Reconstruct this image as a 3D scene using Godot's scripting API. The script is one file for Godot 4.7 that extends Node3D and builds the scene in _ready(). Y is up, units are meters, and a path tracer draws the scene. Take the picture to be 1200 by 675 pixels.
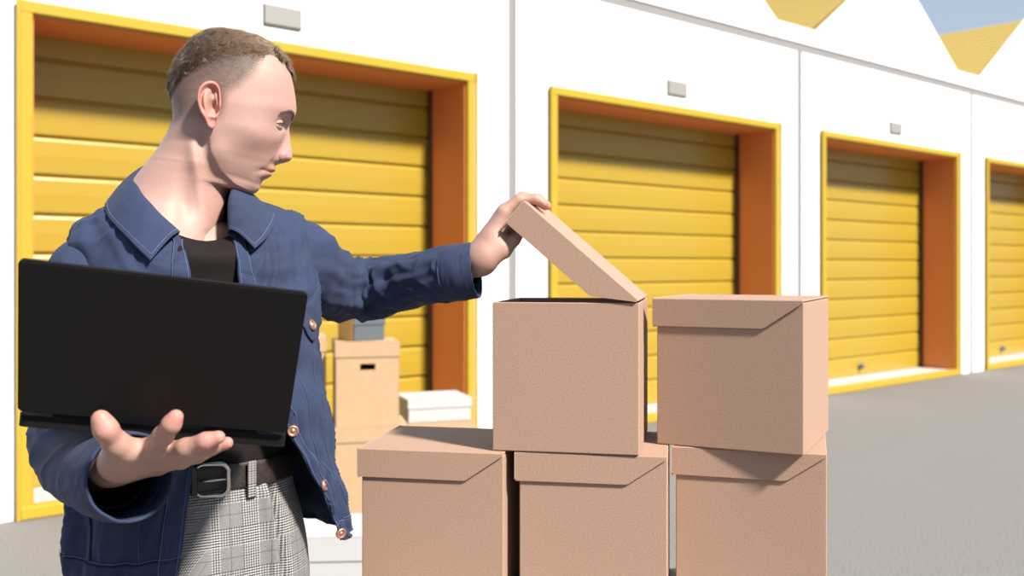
extends Node3D
# A man with a laptop opens a carton in front of a row of yellow self-storage units.
# Pixel positions refer to a 1200 x 675 frame; focal length 1150 px, eye height 1.46 m.

const F := 1150.0
const CX := 600.0
const CY := 312.0
const EYE := 1.46

var M := {}          # materials
var used := {}       # names taken


# ------------------------------------------------------------------ helpers
func P(px: float, py: float, d: float) -> Vector3:
	return Vector3((px - CX) / F * d, EYE - (py - CY) / F * d, -d)


func numbered(called: String) -> String:
	var n: int = used.get(called, 0)
	used[called] = n + 1
	return called if n == 0 else "%s_%03d" % [called, n]


func thing(called: String, label: String, category: String, at := Vector3.ZERO, turn := 0.0, group := "") -> Node3D:
	var o := Node3D.new()
	o.name = numbered(called)
	add_child(o)
	o.position = at
	o.rotation.y = turn
	o.set_meta("label", label)
	o.set_meta("category", category)
	if group:
		o.set_meta("group", group)
	return o


func structure(called: String, at := Vector3.ZERO, turn := 0.0) -> Node3D:
	var o := Node3D.new()
	o.name = numbered(called)
	add_child(o)
	o.position = at
	o.rotation.y = turn
	o.set_meta("kind", "structure")
	return o


func part(called: String, mesh: Mesh, m: Material, parent: Node, label := "") -> MeshInstance3D:
	var o := MeshInstance3D.new()
	o.name = called
	o.mesh = mesh
	o.material_override = m
	parent.add_child(o, true)
	if label:
		o.set_meta("label", label)
	return o


func tool() -> SurfaceTool:
	var st := SurfaceTool.new()
	st.begin(Mesh.PRIMITIVE_TRIANGLES)
	st.set_smooth_group(-1)
	return st


func done(st: SurfaceTool) -> ArrayMesh:
	st.generate_normals()
	return st.commit()


func tri(st: SurfaceTool, a: Vector3, b: Vector3, c: Vector3, outward: Vector3) -> void:
	if (b - a).cross(c - a).dot(outward) > 0.0:
		var t := b
		b = c
		c = t
	st.add_vertex(a)
	st.add_vertex(b)
	st.add_vertex(c)


func quad(st: SurfaceTool, a: Vector3, b: Vector3, c: Vector3, d: Vector3, outward: Vector3) -> void:
	tri(st, a, b, c, outward)
	tri(st, a, c, d, outward)


# a box with chamfered edges
func bx(st: SurfaceTool, c: Vector3, s: Vector3, e := 0.0, t := Transform3D()) -> void:
	var h := s / 2.0
	e = minf(e, minf(h.x, minf(h.y, h.z)) * 0.9)
	var ax := [Vector3.RIGHT, Vector3.UP, Vector3.BACK]
	for i in 3:
		for g in [-1.0, 1.0]:
			var n: Vector3 = ax[i] * g
			var u: Vector3 = ax[(i + 1) % 3]
			var v: Vector3 = ax[(i + 2) % 3]
			var o := n * h[i]
			var uu := u * (h[(i + 1) % 3] - e)
			var vv := v * (h[(i + 2) % 3] - e)
			quad(st, t * (c + o - uu - vv), t * (c + o + uu - vv), t * (c + o + uu + vv), t * (c + o - uu + vv), t.basis * n)
	if e <= 0.0:
		return
	for i in 3:
		var j := (i + 1) % 3
		var k := (i + 2) % 3
		for g in [-1.0, 1.0]:
			for q in [-1.0, 1.0]:
				var along: Vector3 = ax[i] * (h[i] - e)
				var a: Vector3 = ax[j] * g * h[j] + ax[k] * q * (h[k] - e)
				var b: Vector3 = ax[j] * g * (h[j] - e) + ax[k] * q * h[k]
				quad(st, t * (c + a - along), t * (c + a + along), t * (c + b + along), t * (c + b - along), t.basis * (ax[j] * g + ax[k] * q))
	for gx in [-1.0, 1.0]:
		for gy in [-1.0, 1.0]:
			for gz in [-1.0, 1.0]:
				var n := Vector3(gx, gy, gz)
				tri(st, t * (c + n * Vector3(h.x, h.y - e, h.z - e)), t * (c + n * Vector3(h.x - e, h.y, h.z - e)), t * (c + n * Vector3(h.x - e, h.y - e, h.z)), t.basis * n)


func box_mesh(s: Vector3, e := 0.0, c := Vector3.ZERO) -> ArrayMesh:
	var st := tool()
	bx(st, c, s, e)
	return done(st)


# a flat outline given thickness: outline in x and y, from z0 to z1
func plate(st: SurfaceTool, outline: PackedVector2Array, z0: float, z1: float, t := Transform3D()) -> void:
	var ids := Geometry2D.triangulate_polygon(outline)
	for i in range(0, ids.size(), 3):
		var a := outline[ids[i]]
		var b := outline[ids[i + 1]]
		var c := outline[ids[i + 2]]
		tri(st, t * Vector3(a.x, a.y, z1), t * Vector3(b.x, b.y, z1), t * Vector3(c.x, c.y, z1), t.basis * Vector3.BACK)
		tri(st, t * Vector3(a.x, a.y, z0), t * Vector3(b.x, b.y, z0), t * Vector3(c.x, c.y, z0), t.basis * Vector3.FORWARD)
	var ccw := not Geometry2D.is_polygon_clockwise(outline)
	for i in outline.size():
		var a := outline[i]
		var b := outline[(i + 1) % outline.size()]
		var e := b - a
		var n := Vector3(e.y, -e.x, 0) if ccw else Vector3(-e.y, e.x, 0)
		quad(st, t * Vector3(a.x, a.y, z0), t * Vector3(b.x, b.y, z0), t * Vector3(b.x, b.y, z1), t * Vector3(a.x, a.y, z1), t.basis * n)


func round_rect(w: float, h: float, r: float, n := 6) -> PackedVector2Array:
	var out := PackedVector2Array()
	for q in 4:
		var c := Vector2((w / 2 - r) * [1, -1, -1, 1][q], (h / 2 - r) * [1, 1, -1, -1][q])
		for i in n + 1:
			var a := (q + float(i) / n) * PI / 2
			out.append(c + Vector2(cos(a), sin(a)) * r)
	return out


func mesh_of(v: PackedVector3Array, uv: PackedVector2Array, col: PackedColorArray, ids: PackedInt32Array) -> ArrayMesh:
	var arr := []
	arr.resize(Mesh.ARRAY_MAX)
	arr[Mesh.ARRAY_VERTEX] = v
	if uv.size():
		arr[Mesh.ARRAY_TEX_UV] = uv
	if col.size():
		arr[Mesh.ARRAY_COLOR] = col
	arr[Mesh.ARRAY_INDEX] = ids
	var st := SurfaceTool.new()
	st.create_from_arrays(arr)
	st.generate_normals()
	return st.commit()


# grid of rows x columns of points as one smooth sheet; loop joins the last column to the first
func sheet_ids(rows: int, cols: int, loop: bool, flip: bool, base := 0) -> PackedInt32Array:
	var ids := PackedInt32Array()
	for i in rows - 1:
		for j in (cols if loop else cols - 1):
			var a := base + i * cols + j
			var b := base + i * cols + (j + 1) % cols
			var c := b + cols
			var d := a + cols
			if flip:
				ids.append_array([a, c, b, a, d, c])
			else:
				ids.append_array([a, b, c, a, c, d])
	return ids


func cr(p0, p1, p2, p3, t: float):
	return 0.5 * ((2.0 * p1) + (p2 - p0) * t + (2.0 * p0 - 5.0 * p1 + 4.0 * p2 - p3) * t * t + (3.0 * p1 - p0 - 3.0 * p2 + p3) * t * t * t)


# a Catmull-Rom curve through a list, u from 0 to 1
func along(list: Array, u: float, loop := false):
	var n := list.size()
	var x := clampf(u, 0.0, 1.0) * (n if loop else n - 1)
	var i := int(floor(x))
	if not loop:
		i = mini(i, n - 2)
		return cr(list[maxi(i - 1, 0)], list[i], list[i + 1], list[mini(i + 2, n - 1)], x - i)
	return cr(list[(i - 1 + n) % n], list[i % n], list[(i + 1) % n], list[(i + 2) % n], x - i)


# value of a table of [x, y] pairs, smooth between
func table(list: Array, x: float) -> float:
	if x <= list[0][0]:
		return list[0][1]
	for i in range(1, list.size()):
		if x < list[i][0]:
			var t: float = (x - list[i - 1][0]) / (list[i][0] - list[i - 1][0])
			var p0: float = list[maxi(i - 2, 0)][1]
			var p3: float = list[mini(i + 1, list.size() - 1)][1]
			return cr(p0, list[i - 1][1], list[i][1], p3, t)
	return list[-1][1]


# a tube through points with a radius at each
func tube(st: SurfaceTool, pts: Array, radii: Array, sides := 10, caps := true) -> void:
	var n := pts.size()
	var up := Vector3.UP
	var rings := []
	for i in n:
		var dir: Vector3 = (pts[mini(i + 1, n - 1)] - pts[maxi(i - 1, 0)]).normalized()
		if i == 0 and absf(dir.dot(up)) > 0.95:
			up = Vector3.RIGHT
		var side := dir.cross(up).normalized()
		up = side.cross(dir).normalized()
		var ring := []
		for k in sides:
			var a := TAU * k / sides
			ring.append(pts[i] + (side * cos(a) + up * sin(a)) * radii[i])
		rings.append(ring)
	st.set_smooth_group(0)
	for i in n - 1:
		for k in sides:
			var q: int = (k + 1) % sides
			var mid: Vector3 = (rings[i][k] + rings[i + 1][q] + rings[i][q] + rings[i + 1][k]) / 4 - (pts[i] + pts[i + 1]) / 2
			quad(st, rings[i][k], rings[i][q], rings[i + 1][q], rings[i + 1][k], mid)
	if caps:
		for e in [0, n - 1]:
			var dir: Vector3 = (pts[0] - pts[1]) if e == 0 else (pts[n - 1] - pts[n - 2])
			for k in sides:
				tri(st, pts[e] + dir.normalized() * radii[e] * 0.35, rings[e][k], rings[e][(k + 1) % sides], dir)
	st.set_smooth_group(-1)


# a turned shape: outline of [radius, height] about the local y axis
func lathe(st: SurfaceTool, outline: Array, sides := 20, t := Transform3D()) -> void:
	st.set_smooth_group(0)
	for i in outline.size() - 1:
		for k in sides:
			var a := TAU * k / sides
			var b := TAU * (k + 1) / sides
			var p: Array = outline[i]
			var q: Array = outline[i + 1]
			var n2 := Vector2(q[1] - p[1], p[0] - q[0])
			var am := (a + b) / 2
			quad(st, t * Vector3(cos(a) * p[0], p[1], sin(a) * p[0]), t * Vector3(cos(b) * p[0], p[1], sin(b) * p[0]), t * Vector3(cos(b) * q[0], q[1], sin(b) * q[0]), t * Vector3(cos(a) * q[0], q[1], sin(a) * q[0]), t.basis * Vector3(cos(am) * n2.x, n2.y, sin(am) * n2.x))
	st.set_smooth_group(-1)


func noise(seed_: int, freq: float, octaves := 4) -> FastNoiseLite:
	var n := FastNoiseLite.new()
	n.seed = seed_
	n.frequency = freq
	n.noise_type = FastNoiseLite.TYPE_SIMPLEX_SMOOTH
	n.fractal_octaves = octaves
	return n


func noise_tex(seed_: int, freq: float, lo: Color, hi: Color, size := 512, octaves := 4, a := 0.3, b := 0.7) -> NoiseTexture2D:
	var t := NoiseTexture2D.new()
	t.width = size
	t.height = size
	t.seamless = true
	t.noise = noise(seed_, freq, octaves)
	var g := Gradient.new()
	g.offsets = PackedFloat32Array([a, b])
	g.colors = PackedColorArray([lo, hi])
	t.color_ramp = g
	return t


func relief_tex(seed_: int, freq: float, strength: float, size := 512, octaves := 4) -> NoiseTexture2D:
	var t := NoiseTexture2D.new()
	t.width = size
	t.height = size
	t.seamless = true
	t.noise = noise(seed_, freq, octaves)
	t.as_normal_map = true
	t.bump_strength = strength
	return t


func mat(c: Color, rough := 0.8, metal := 0.0) -> StandardMaterial3D:
	var m := StandardMaterial3D.new()
	m.albedo_color = c
	m.roughness = rough
	m.metallic = metal
	return m


func lin(r: float, g: float, b: float) -> Color:
	return Color(r, g, b).linear_to_srgb()


func tri_tex(m: StandardMaterial3D, tex: Texture2D, relief: Texture2D, metres: float, world := false, amount := 1.0) -> StandardMaterial3D:
	m.uv1_triplanar = true
	m.uv1_world_triplanar = world
	m.uv1_scale = Vector3.ONE / metres
	m.albedo_texture = tex
	if relief:
		m.normal_enabled = true
		m.normal_texture = relief
		m.normal_scale = amount
	return m


func make_materials() -> void:
	var white := Color(1, 1, 1)
	M.wall = tri_tex(mat(lin(0.84, 0.84, 0.83), 0.75), noise_tex(3, 0.01, Color(0.97, 0.97, 0.97), white, 256), null, 3.0, true)
	M.joint = mat(lin(0.20, 0.20, 0.205), 0.8)
	M.slat = mat(lin(0.33, 0.225, 0.024), 0.3)
	M.slat.metallic_specular = 0.5
	M.frame = mat(lin(0.39, 0.27, 0.03), 0.45)
	M.frame.metallic_specular = 0.3
	M.jamb = mat(lin(0.64, 0.2, 0.055), 0.55)
	M.rail = mat(lin(0.10, 0.04, 0.02), 0.5, 0.3)
	M.step = mat(lin(0.42, 0.42, 0.41), 0.8)
	M.plaque = mat(lin(0.235, 0.23, 0.22), 0.6)
	M.plaque_edge = mat(lin(0.13, 0.125, 0.12), 0.6)
	M.steel = mat(lin(0.45, 0.45, 0.46), 0.3, 0.9)
	M.knob = mat(lin(0.12, 0.115, 0.11), 0.45)
	M.roof = mat(lin(0.50, 0.36, 0.09), 0.5)
	var asphalt := noise_tex(11, 0.16, lin(0.34, 0.325, 0.31), white, 1024, 4, 0.36, 0.62)
	M.ground = tri_tex(mat(lin(0.245, 0.236, 0.228), 0.95), asphalt, relief_tex(12, 0.12, 6.0, 512, 4), 1.1, true, 0.5)
	var fibre := noise_tex(21, 0.06, lin(0.70, 0.68, 0.66), white, 1024, 6, 0.2, 0.75)
	var fibre_relief := relief_tex(22, 0.09, 3.0, 512, 4)
	M.card = tri_tex(mat(lin(0.385, 0.25, 0.18), 0.85), fibre, fibre_relief, 0.16, false, 0.07)
	M.card_edge = tri_tex(mat(lin(0.62, 0.45, 0.33), 0.9), noise_tex(23, 0.2, lin(0.5, 0.48, 0.45), white, 256), null, 0.05)
	M.carton = tri_tex(mat(lin(0.42, 0.285, 0.165), 0.85), noise_tex(24, 0.03, lin(0.96, 0.955, 0.95), white, 256), null, 0.4)
	M.white_box = mat(lin(0.42, 0.42, 0.42), 0.7)
	M.slate = mat(lin(0.075, 0.09, 0.105), 0.75)
	M.ochre = mat(lin(0.42, 0.25, 0.07), 0.75)
	M.lid_black = tri_tex(mat(lin(0.012, 0.0105, 0.011), 0.46), noise_tex(31, 0.25, lin(0.75, 0.75, 0.75), white, 256), null, 0.05)
	M.lid_black.metallic_specular = 0.25
	M.laptop = mat(lin(0.008, 0.0075, 0.008), 0.6)
	M.laptop.metallic_specular = 0.2
	M.screen = mat(lin(0.006, 0.007, 0.009), 0.12)
	M.keys = mat(lin(0.015, 0.015, 0.016), 0.55)
	M.table = tri_tex(mat(lin(0.30, 0.28, 0.26), 0.6), noise_tex(33, 0.02, lin(0.85, 0.85, 0.85), white, 256), null, 0.5)


func _ready() -> void:
	# ---------------------------------------------------------------- camera, sky, sun, exposure
	var cam := Camera3D.new()
	cam.name = "camera"
	add_child(cam)
	var optics := CameraAttributesPhysical.new()
	optics.frustum_near = 0.05
	optics.frustum_far = 200.0
	optics.frustum_focal_length = 35.0
	optics.frustum_focus_distance = 1.42
	optics.exposure_aperture = 5.2
	cam.attributes = optics
	cam.projection = Camera3D.PROJECTION_FRUSTUM
	cam.near = 0.05
	cam.far = 200.0
	cam.size = 0.05 * 675.0 / F
	cam.frustum_offset = Vector2(0, -(337.5 - CY) / F * 0.05)
	cam.position = Vector3(0, EYE, 0)
	cam.current = true

	var around := WorldEnvironment.new()
	around.name = "environment"
	var e := Environment.new()
	var sky_m := ProceduralSkyMaterial.new()
	sky_m.sky_top_color = Color(0.60, 0.71, 0.84)
	sky_m.sky_horizon_color = Color(0.80, 0.84, 0.88)
	sky_m.ground_horizon_color = Color(0.62, 0.61, 0.60)
	sky_m.ground_bottom_color = Color(0.5, 0.49, 0.48)
	sky_m.sky_curve = 0.25
	sky_m.sun_angle_max = 1.0
	var sky := Sky.new()
	sky.sky_material = sky_m
	e.background_mode = Environment.BG_SKY
	e.sky = sky
	e.tonemap_mode = Environment.TONE_MAPPER_LINEAR
	e.tonemap_exposure = 1.0
	e.sdfgi_enabled = true
	e.ssao_enabled = true
	e.ssil_enabled = true
	around.environment = e
	add_child(around)

	var sun := DirectionalLight3D.new()
	sun.name = "sun"
	sun.light_energy = 3.2
	sun.light_color = Color(1.0, 0.965, 0.92)
	sun.light_angular_distance = 6.0
	sun.shadow_enabled = true
	add_child(sun)
	var to_sun := Vector3(0.75, 0.95, 0.66).normalized()
	sun.look_at_from_position(to_sun * 20.0, Vector3.ZERO, Vector3.UP)

	make_materials()
	build_place()
	build_cartons()
	build_far_boxes()
	build_laptop()
	build_person()


# ------------------------------------------------------------------ the row of storage units
const PITCH := 4.16
const GAP := 0.83
const DOOR_W := 3.33
const DOOR_H := 2.98
const DEEP := 0.48


func build_place() -> void:
	var ground := structure("floor")
	var gm := PlaneMesh.new()
	gm.size = Vector2(90, 90)
	gm.subdivide_width = 4
	gm.subdivide_depth = 4
	var g := part("asphalt", gm, M.ground, ground)
	g.position = Vector3(4, 0, -8)

	var turn := atan2(0.6510, 0.7591)
	var at := Vector3(-2.81, 0, -5.67)
	var wall := structure("wall_front", at, turn)
	# one panel and one backing per unit; the joints between the panels are open grooves
	var jw := 0.045
	var x0 := -GAP / 2 + jw
	var x1 := DOOR_W + GAP / 2 - jw
	var top := 3.82
	var panel := PackedVector2Array([Vector2(x0, 0), Vector2(0, 0), Vector2(0, DOOR_H), Vector2(DOOR_W, DOOR_H), Vector2(DOOR_W, 0), Vector2(x1, 0), Vector2(x1, top), Vector2(x0, top)])
	var st := tool()
	plate(st, panel, -0.014, 0.0)
	var panel_mesh := done(st)
	var bx0 := -GAP / 2
	var bx1 := DOOR_W + GAP / 2
	var backing := PackedVector2Array([Vector2(bx0, 0), Vector2(0, 0), Vector2(0, DOOR_H), Vector2(DOOR_W, DOOR_H), Vector2(DOOR_W, 0), Vector2(bx1, 0), Vector2(bx1, 4.09), Vector2(bx0, 4.09)])
	st = tool()
	plate(st, backing, -0.62, -0.014)
	var back_mesh := done(st)
	var mid := DOOR_W / 2
	var peak := 4.10 + 0.69 * (PITCH / 2 - 0.42)
	var gable := PackedVector2Array([Vector2(bx0, top + 0.10), Vector2(bx1, top + 0.10), Vector2(bx1, 4.10), Vector2(bx1 - 0.42, 4.10), Vector2(mid, peak), Vector2(bx0 + 0.42, 4.10), Vector2(bx0, 4.10)])
	st = tool()
	plate(st, gable, -0.12, 0.0)
	var gable_mesh := done(st)
	st = tool()
	plate(st, PackedVector2Array([Vector2(x0, 0), Vector2(x1, 0), Vector2(x1, top), Vector2(x0, top)]), -0.014, 0.0)
	var plain_mesh := done(st)
	st = tool()
	plate(st, PackedVector2Array([Vector2(bx0, 0), Vector2(bx1, 0), Vector2(bx1, 4.09), Vector2(bx0, 4.09)]), -0.62, -0.014)
	var plain_back := done(st)
	for k in range(-1, 5):
		var x := -0.04 + PITCH * k
		var door: bool = k >= 0 and k < 4
		part("panel", panel_mesh if door else plain_mesh, M.wall, wall).position.x = x
		part("backing", back_mesh if door else plain_back, M.joint, wall).position.x = x
		part("gable", gable_mesh, M.wall, wall).position.x = x

	# roofs: ribbed sheets that fall from each ridge to the valleys, running back from the gables
	var roof := structure("trim_1", at, turn)
	for side in [-1.0, 1.0]:
		st = tool()
		var prof := []
		var n := 22
		for i in n:
			var t0 := float(i) / n
			var t1 := (i + 0.8) / n
			prof.append(Vector2(lerpf(0, PITCH / 2, t0), lerpf(peak - 0.03, 3.86, t0)))
			prof.append(Vector2(lerpf(0, PITCH / 2, t1), lerpf(peak - 0.03, 3.86, t1) + 0.018))
		for i in prof.size() - 1:
			var a: Vector2 = prof[i]
			var b: Vector2 = prof[i + 1]
			quad(st, Vector3(mid + side * a.x, a.y, -0.12), Vector3(mid + side * b.x, b.y, -0.12), Vector3(mid + side * b.x, b.y, -9.0), Vector3(mid + side * a.x, a.y, -9.0), Vector3(side, 1.5, 0))
			quad(st, Vector3(mid + side * a.x, a.y - 0.05, -0.12), Vector3(mid + side * b.x, b.y - 0.05, -0.12), Vector3(mid + side * b.x, b.y - 0.05, -9.0), Vector3(mid + side * a.x, a.y - 0.05, -9.0), Vector3(-side, -1.5, 0))
		var slope := done(st)
		for k in range(-1, 5):
			part("roof_slope", slope, M.roof, roof).position.x = -0.04 + PITCH * k
	# the rest of the hall
	var wl := structure("wall_left", at, turn)
	part("end_panel", box_mesh(Vector3(0.2, 4.0, 8.4)), M.wall, wl).position = Vector3(-0.04 - PITCH - GAP / 2 + 0.1, 2.0, -4.82)
	var wr := structure("wall_right", at, turn)
	part("end_panel", box_mesh(Vector3(0.2, 4.0, 8.4)), M.wall, wr).position = Vector3(-0.04 + PITCH * 5 - GAP / 2 - 0.1, 2.0, -4.82)
	var wb := structure("wall_back", at, turn)
	part("back_panel", box_mesh(Vector3(PITCH * 6, 4.0, 0.2)), M.wall, wb).position = Vector3(-0.04 + PITCH * 2 - GAP / 2, 2.0, -8.9)

	# one slat of a roller door: flat face with a rolled lip and a groove under it
	var pitch_s := 0.246
	var ys := [-0.012, -0.012, 0.008, 0.010, 0.014, 0.022, 0.130, 0.222, 0.236, 0.2435, 0.2455, 0.2455]
	var zs := [-0.030, -0.014, -0.014, -0.004, 0.004, 0.008, 0.012, 0.009, 0.003, -0.004, -0.0145, -0.030]
	var slat_outline := PackedVector2Array()
	for i in ys.size():
		slat_outline.append(Vector2(zs[i], ys[i]))
	st = tool()
	plate(st, slat_outline, -(DOOR_W - 0.19) / 2, (DOOR_W - 0.19) / 2, Transform3D(Basis(Vector3(0, 0, 1), Vector3.UP, Vector3(-1, 0, 0)), Vector3.ZERO))
	var slat := done(st)
	var fw := 0.075
	var proud := 0.035
	var side_mesh := box_mesh(Vector3(fw, DOOR_H, proud + 0.05), 0.008)
	var head_mesh := box_mesh(Vector3(DOOR_W + 0.02, fw, proud + 0.05), 0.008)
	var lip_mesh := box_mesh(Vector3(0.022, DOOR_H + 0.02, 0.018), 0.004)
	var sill_mesh := box_mesh(Vector3(DOOR_W, 0.075, 0.09), 0.008)
	var jamb_mesh := box_mesh(Vector3(0.04, DOOR_H - 0.1, DEEP))
	var soffit_mesh := box_mesh(Vector3(DOOR_W - 0.1, 0.04, DEEP))
	var floor_mesh := box_mesh(Vector3(DOOR_W - 0.08, 0.05, DEEP + 0.06))
	var rail_mesh := box_mesh(Vector3(0.022, DOOR_H - 0.12, 0.04), 0.004)
	st = tool()
	lathe(st, [[0.0, 0.06], [0.025, 0.06], [0.033, 0.052], [0.033, 0.035], [0.018, 0.03], [0.018, 0.012], [0.045, 0.01], [0.045, 0.0]], 18, Transform3D(Basis(Vector3.RIGHT, PI / 2), Vector3.ZERO))
	var knob_mesh := done(st)
	var unit_words := ["beside the carton stacks", "behind the opened carton", "behind the upper right cartons", "farthest along the row"]
	for k in 4:
		var d := structure("door_%d" % (k + 1), at + Vector3(0.7591, 0, -0.6510) * (-0.04 + PITCH * k), turn)
		for i in 12:
			part("slat", slat, M.slat, d).position = Vector3(DOOR_W / 2, 0.06 + i * pitch_s, -DEEP - 0.01)
		part("frame_side", side_mesh, M.frame, d).position = Vector3(fw / 2 - 0.002, DOOR_H / 2, proud / 2 - 0.025)
		part("frame_side", side_mesh, M.frame, d).position = Vector3(DOOR_W - fw / 2 + 0.002, DOOR_H / 2, proud / 2 - 0.025)
		part("frame_lip", lip_mesh, M.frame, d).position = Vector3(-0.009, DOOR_H / 2 + 0.008, proud + 0.006)
		part("frame_lip", lip_mesh, M.frame, d).position = Vector3(DOOR_W + 0.009, DOOR_H / 2 + 0.008, proud + 0.006)
		part("frame_head", head_mesh, M.frame, d).position = Vector3(DOOR_W / 2, DOOR_H - fw / 2 + 0.012, proud / 2 - 0.022)
		part("sill", sill_mesh, M.frame, d).position = Vector3(DOOR_W / 2, 0.0375, 0.0)
		part("jamb", jamb_mesh, M.jamb, d, "orange jamb").position = Vector3(fw - 0.012, DOOR_H / 2, -DEEP / 2)
		part("jamb", jamb_mesh, M.jamb, d, "orange jamb").position = Vector3(DOOR_W - fw + 0.012, DOOR_H / 2, -DEEP / 2)
		part("soffit", soffit_mesh, M.jamb, d, "orange soffit").position = Vector3(DOOR_W / 2, DOOR_H - fw + 0.02, -DEEP / 2)
		part("threshold", floor_mesh, M.step, d, "pale threshold").position = Vector3(DOOR_W / 2, 0.045, -DEEP / 2 - 0.03)
		part("guide_rail", rail_mesh, M.rail, d).position = Vector3(fw + 0.018, DOOR_H / 2, -DEEP + 0.03)
		part("guide_rail", rail_mesh, M.rail, d).position = Vector3(DOOR_W - fw - 0.018, DOOR_H / 2, -DEEP + 0.03)
		part("lock_knob", knob_mesh, M.knob, d, "round grey lock knob").position = Vector3(DOOR_W * 0.5, 0.19, -DEEP + 0.003)
		var s := thing("unit_plaque", "blank grey plaque on white wall above the door " + unit_words[k], "plaque", at + Vector3(0.7591, 0, -0.6510) * (-0.04 + PITCH * k + DOOR_W / 2) + Vector3(0, 3.10, 0), turn, "grey plaques above the storage doors")
		part("plate", box_mesh(Vector3(0.28, 0.135, 0.014), 0.004, Vector3(0, 0.0675, 0.018)), M.plaque, s)
		part("rim", box_mesh(Vector3(0.288, 0.143, 0.012), 0.002, Vector3(0, 0.0675, 0.005)), M.plaque_edge, s)


# ------------------------------------------------------------------ cartons in front
func carton(label: String, near_px: float, near_d: float, bend: float, w: float, dp: float, base: float, top: float, open := 0.0) -> void:
	var psi := deg_to_rad(bend)
	var r := Vector3(cos(psi), 0, sin(psi))
	var n := Vector3(-sin(psi), 0, cos(psi))
	var corner := Vector3((near_px - CX) / F * near_d, base, -near_d)
	var t := thing("mailer_carton", label, "cardboard box", corner - r * w / 2 - n * dp / 2, -psi, "brown cartons stacked beside the man")
	var h := top - base
	var th := 0.0035
	var hb := h - 0.0045
	# body: five boards
	var st := tool()
	bx(st, Vector3(0, th / 2, 0), Vector3(w - 0.002, th, dp - 0.002), 0.001)
	bx(st, Vector3(0, hb / 2, dp / 2 - th / 2), Vector3(w, hb, th), 0.0015)
	bx(st, Vector3(0, hb / 2, -dp / 2 + th / 2), Vector3(w, hb, th), 0.0015)
	bx(st, Vector3(w / 2 - th / 2, hb / 2, 0), Vector3(th, hb, dp - 0.0005), 0.0015)
	bx(st, Vector3(-w / 2 + th / 2, hb / 2, 0), Vector3(th, hb, dp - 0.0005), 0.0015)
	part("body", done(st), M.card, t)
	# lid: top board hinged on the right, two side flaps with slanted ends, a front flap on the left
	var lid := MeshInstance3D.new()
	lid.name = "lid"
	lid.mesh = box_mesh(Vector3(w + 0.007, th, dp + 0.006), 0.0014, Vector3(-w / 2 - 0.0035, -th / 2, 0))
	lid.material_override = M.card
	t.add_child(lid, true)
	lid.position = Vector3(w / 2, h, 0)
	lid.rotation.z = -deg_to_rad(open)
	var fh := 0.047
	var outline := PackedVector2Array([Vector2(-w - 0.007, -0.0005), Vector2(-w - 0.007, -fh + 0.003), Vector2(-w - 0.004, -fh), Vector2(-0.068, -fh), Vector2(-0.062, -fh + 0.002), Vector2(-0.001, -0.0035), Vector2(-0.001, -0.0005)])
	var f0 := tool()
	plate(f0, outline, -th / 2, th / 2)
	var flap := done(f0)
	part("side_flap", flap, M.card, lid).position = Vector3(0, -0.001, dp / 2 + 0.0024)
	part("side_flap", flap, M.card, lid).position = Vector3(0, -0.001, -dp / 2 - 0.0024)
	part("front_flap", box_mesh(Vector3(th, fh + 0.004, dp + 0.002), 0.001, Vector3(-w - 0.0055, -fh / 2 - 0.001, 0)), M.card, lid).rotation.z = 0.0 if open == 0.0 else 0.06
	# the pale cut edge of the board along the lid
	part("cut_edge", box_mesh(Vector3(0.0012, fh - 0.002, 0.0018), 0.0, Vector3(-w - 0.0072, -fh / 2, dp / 2 + 0.0034)), M.card_edge, lid)


func build_cartons() -> void:
	var low := 0.895
	var mid := 1.150
	var top := 1.4045
	# a packing table carries the stack
	var t := thing("packing_table", "grey packing table under the stack of brown cartons", "table", Vector3(0.13, 0, -1.70))
	part("table_top", box_mesh(Vector3(0.74, 0.03, 0.28), 0.004, Vector3(0, low - 0.015, 0)), M.table, t)
	for x in [-0.34, 0.34]:
		for z in [-0.11, 0.11]:
			part("leg", box_mesh(Vector3(0.04, low - 0.03, 0.04), 0.003, Vector3(x, (low - 0.03) / 2, z)), M.steel, t)
	carton("closed brown carton with slant-ended lid flap, bottom row beside the man's hip", 590, 1.628, 11, 0.2466, 0.235, low, mid)
	carton("closed brown carton, middle one of the bottom row", 782, 1.60, 10, 0.2445, 0.235, low, mid)
	carton("closed brown carton ending the bottom row under the closed upper carton", 969, 1.62, 17, 0.248, 0.235, low, mid)
	carton("brown carton of the upper row with its lid lifted by the man", 749, 1.60, 11, 0.2447, 0.25, mid + 0.001, top, 41.0)
	carton("closed brown carton of the upper row with a bright sunlit side", 942, 1.60, 26, 0.2485, 0.27, mid + 0.001, top)


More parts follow.
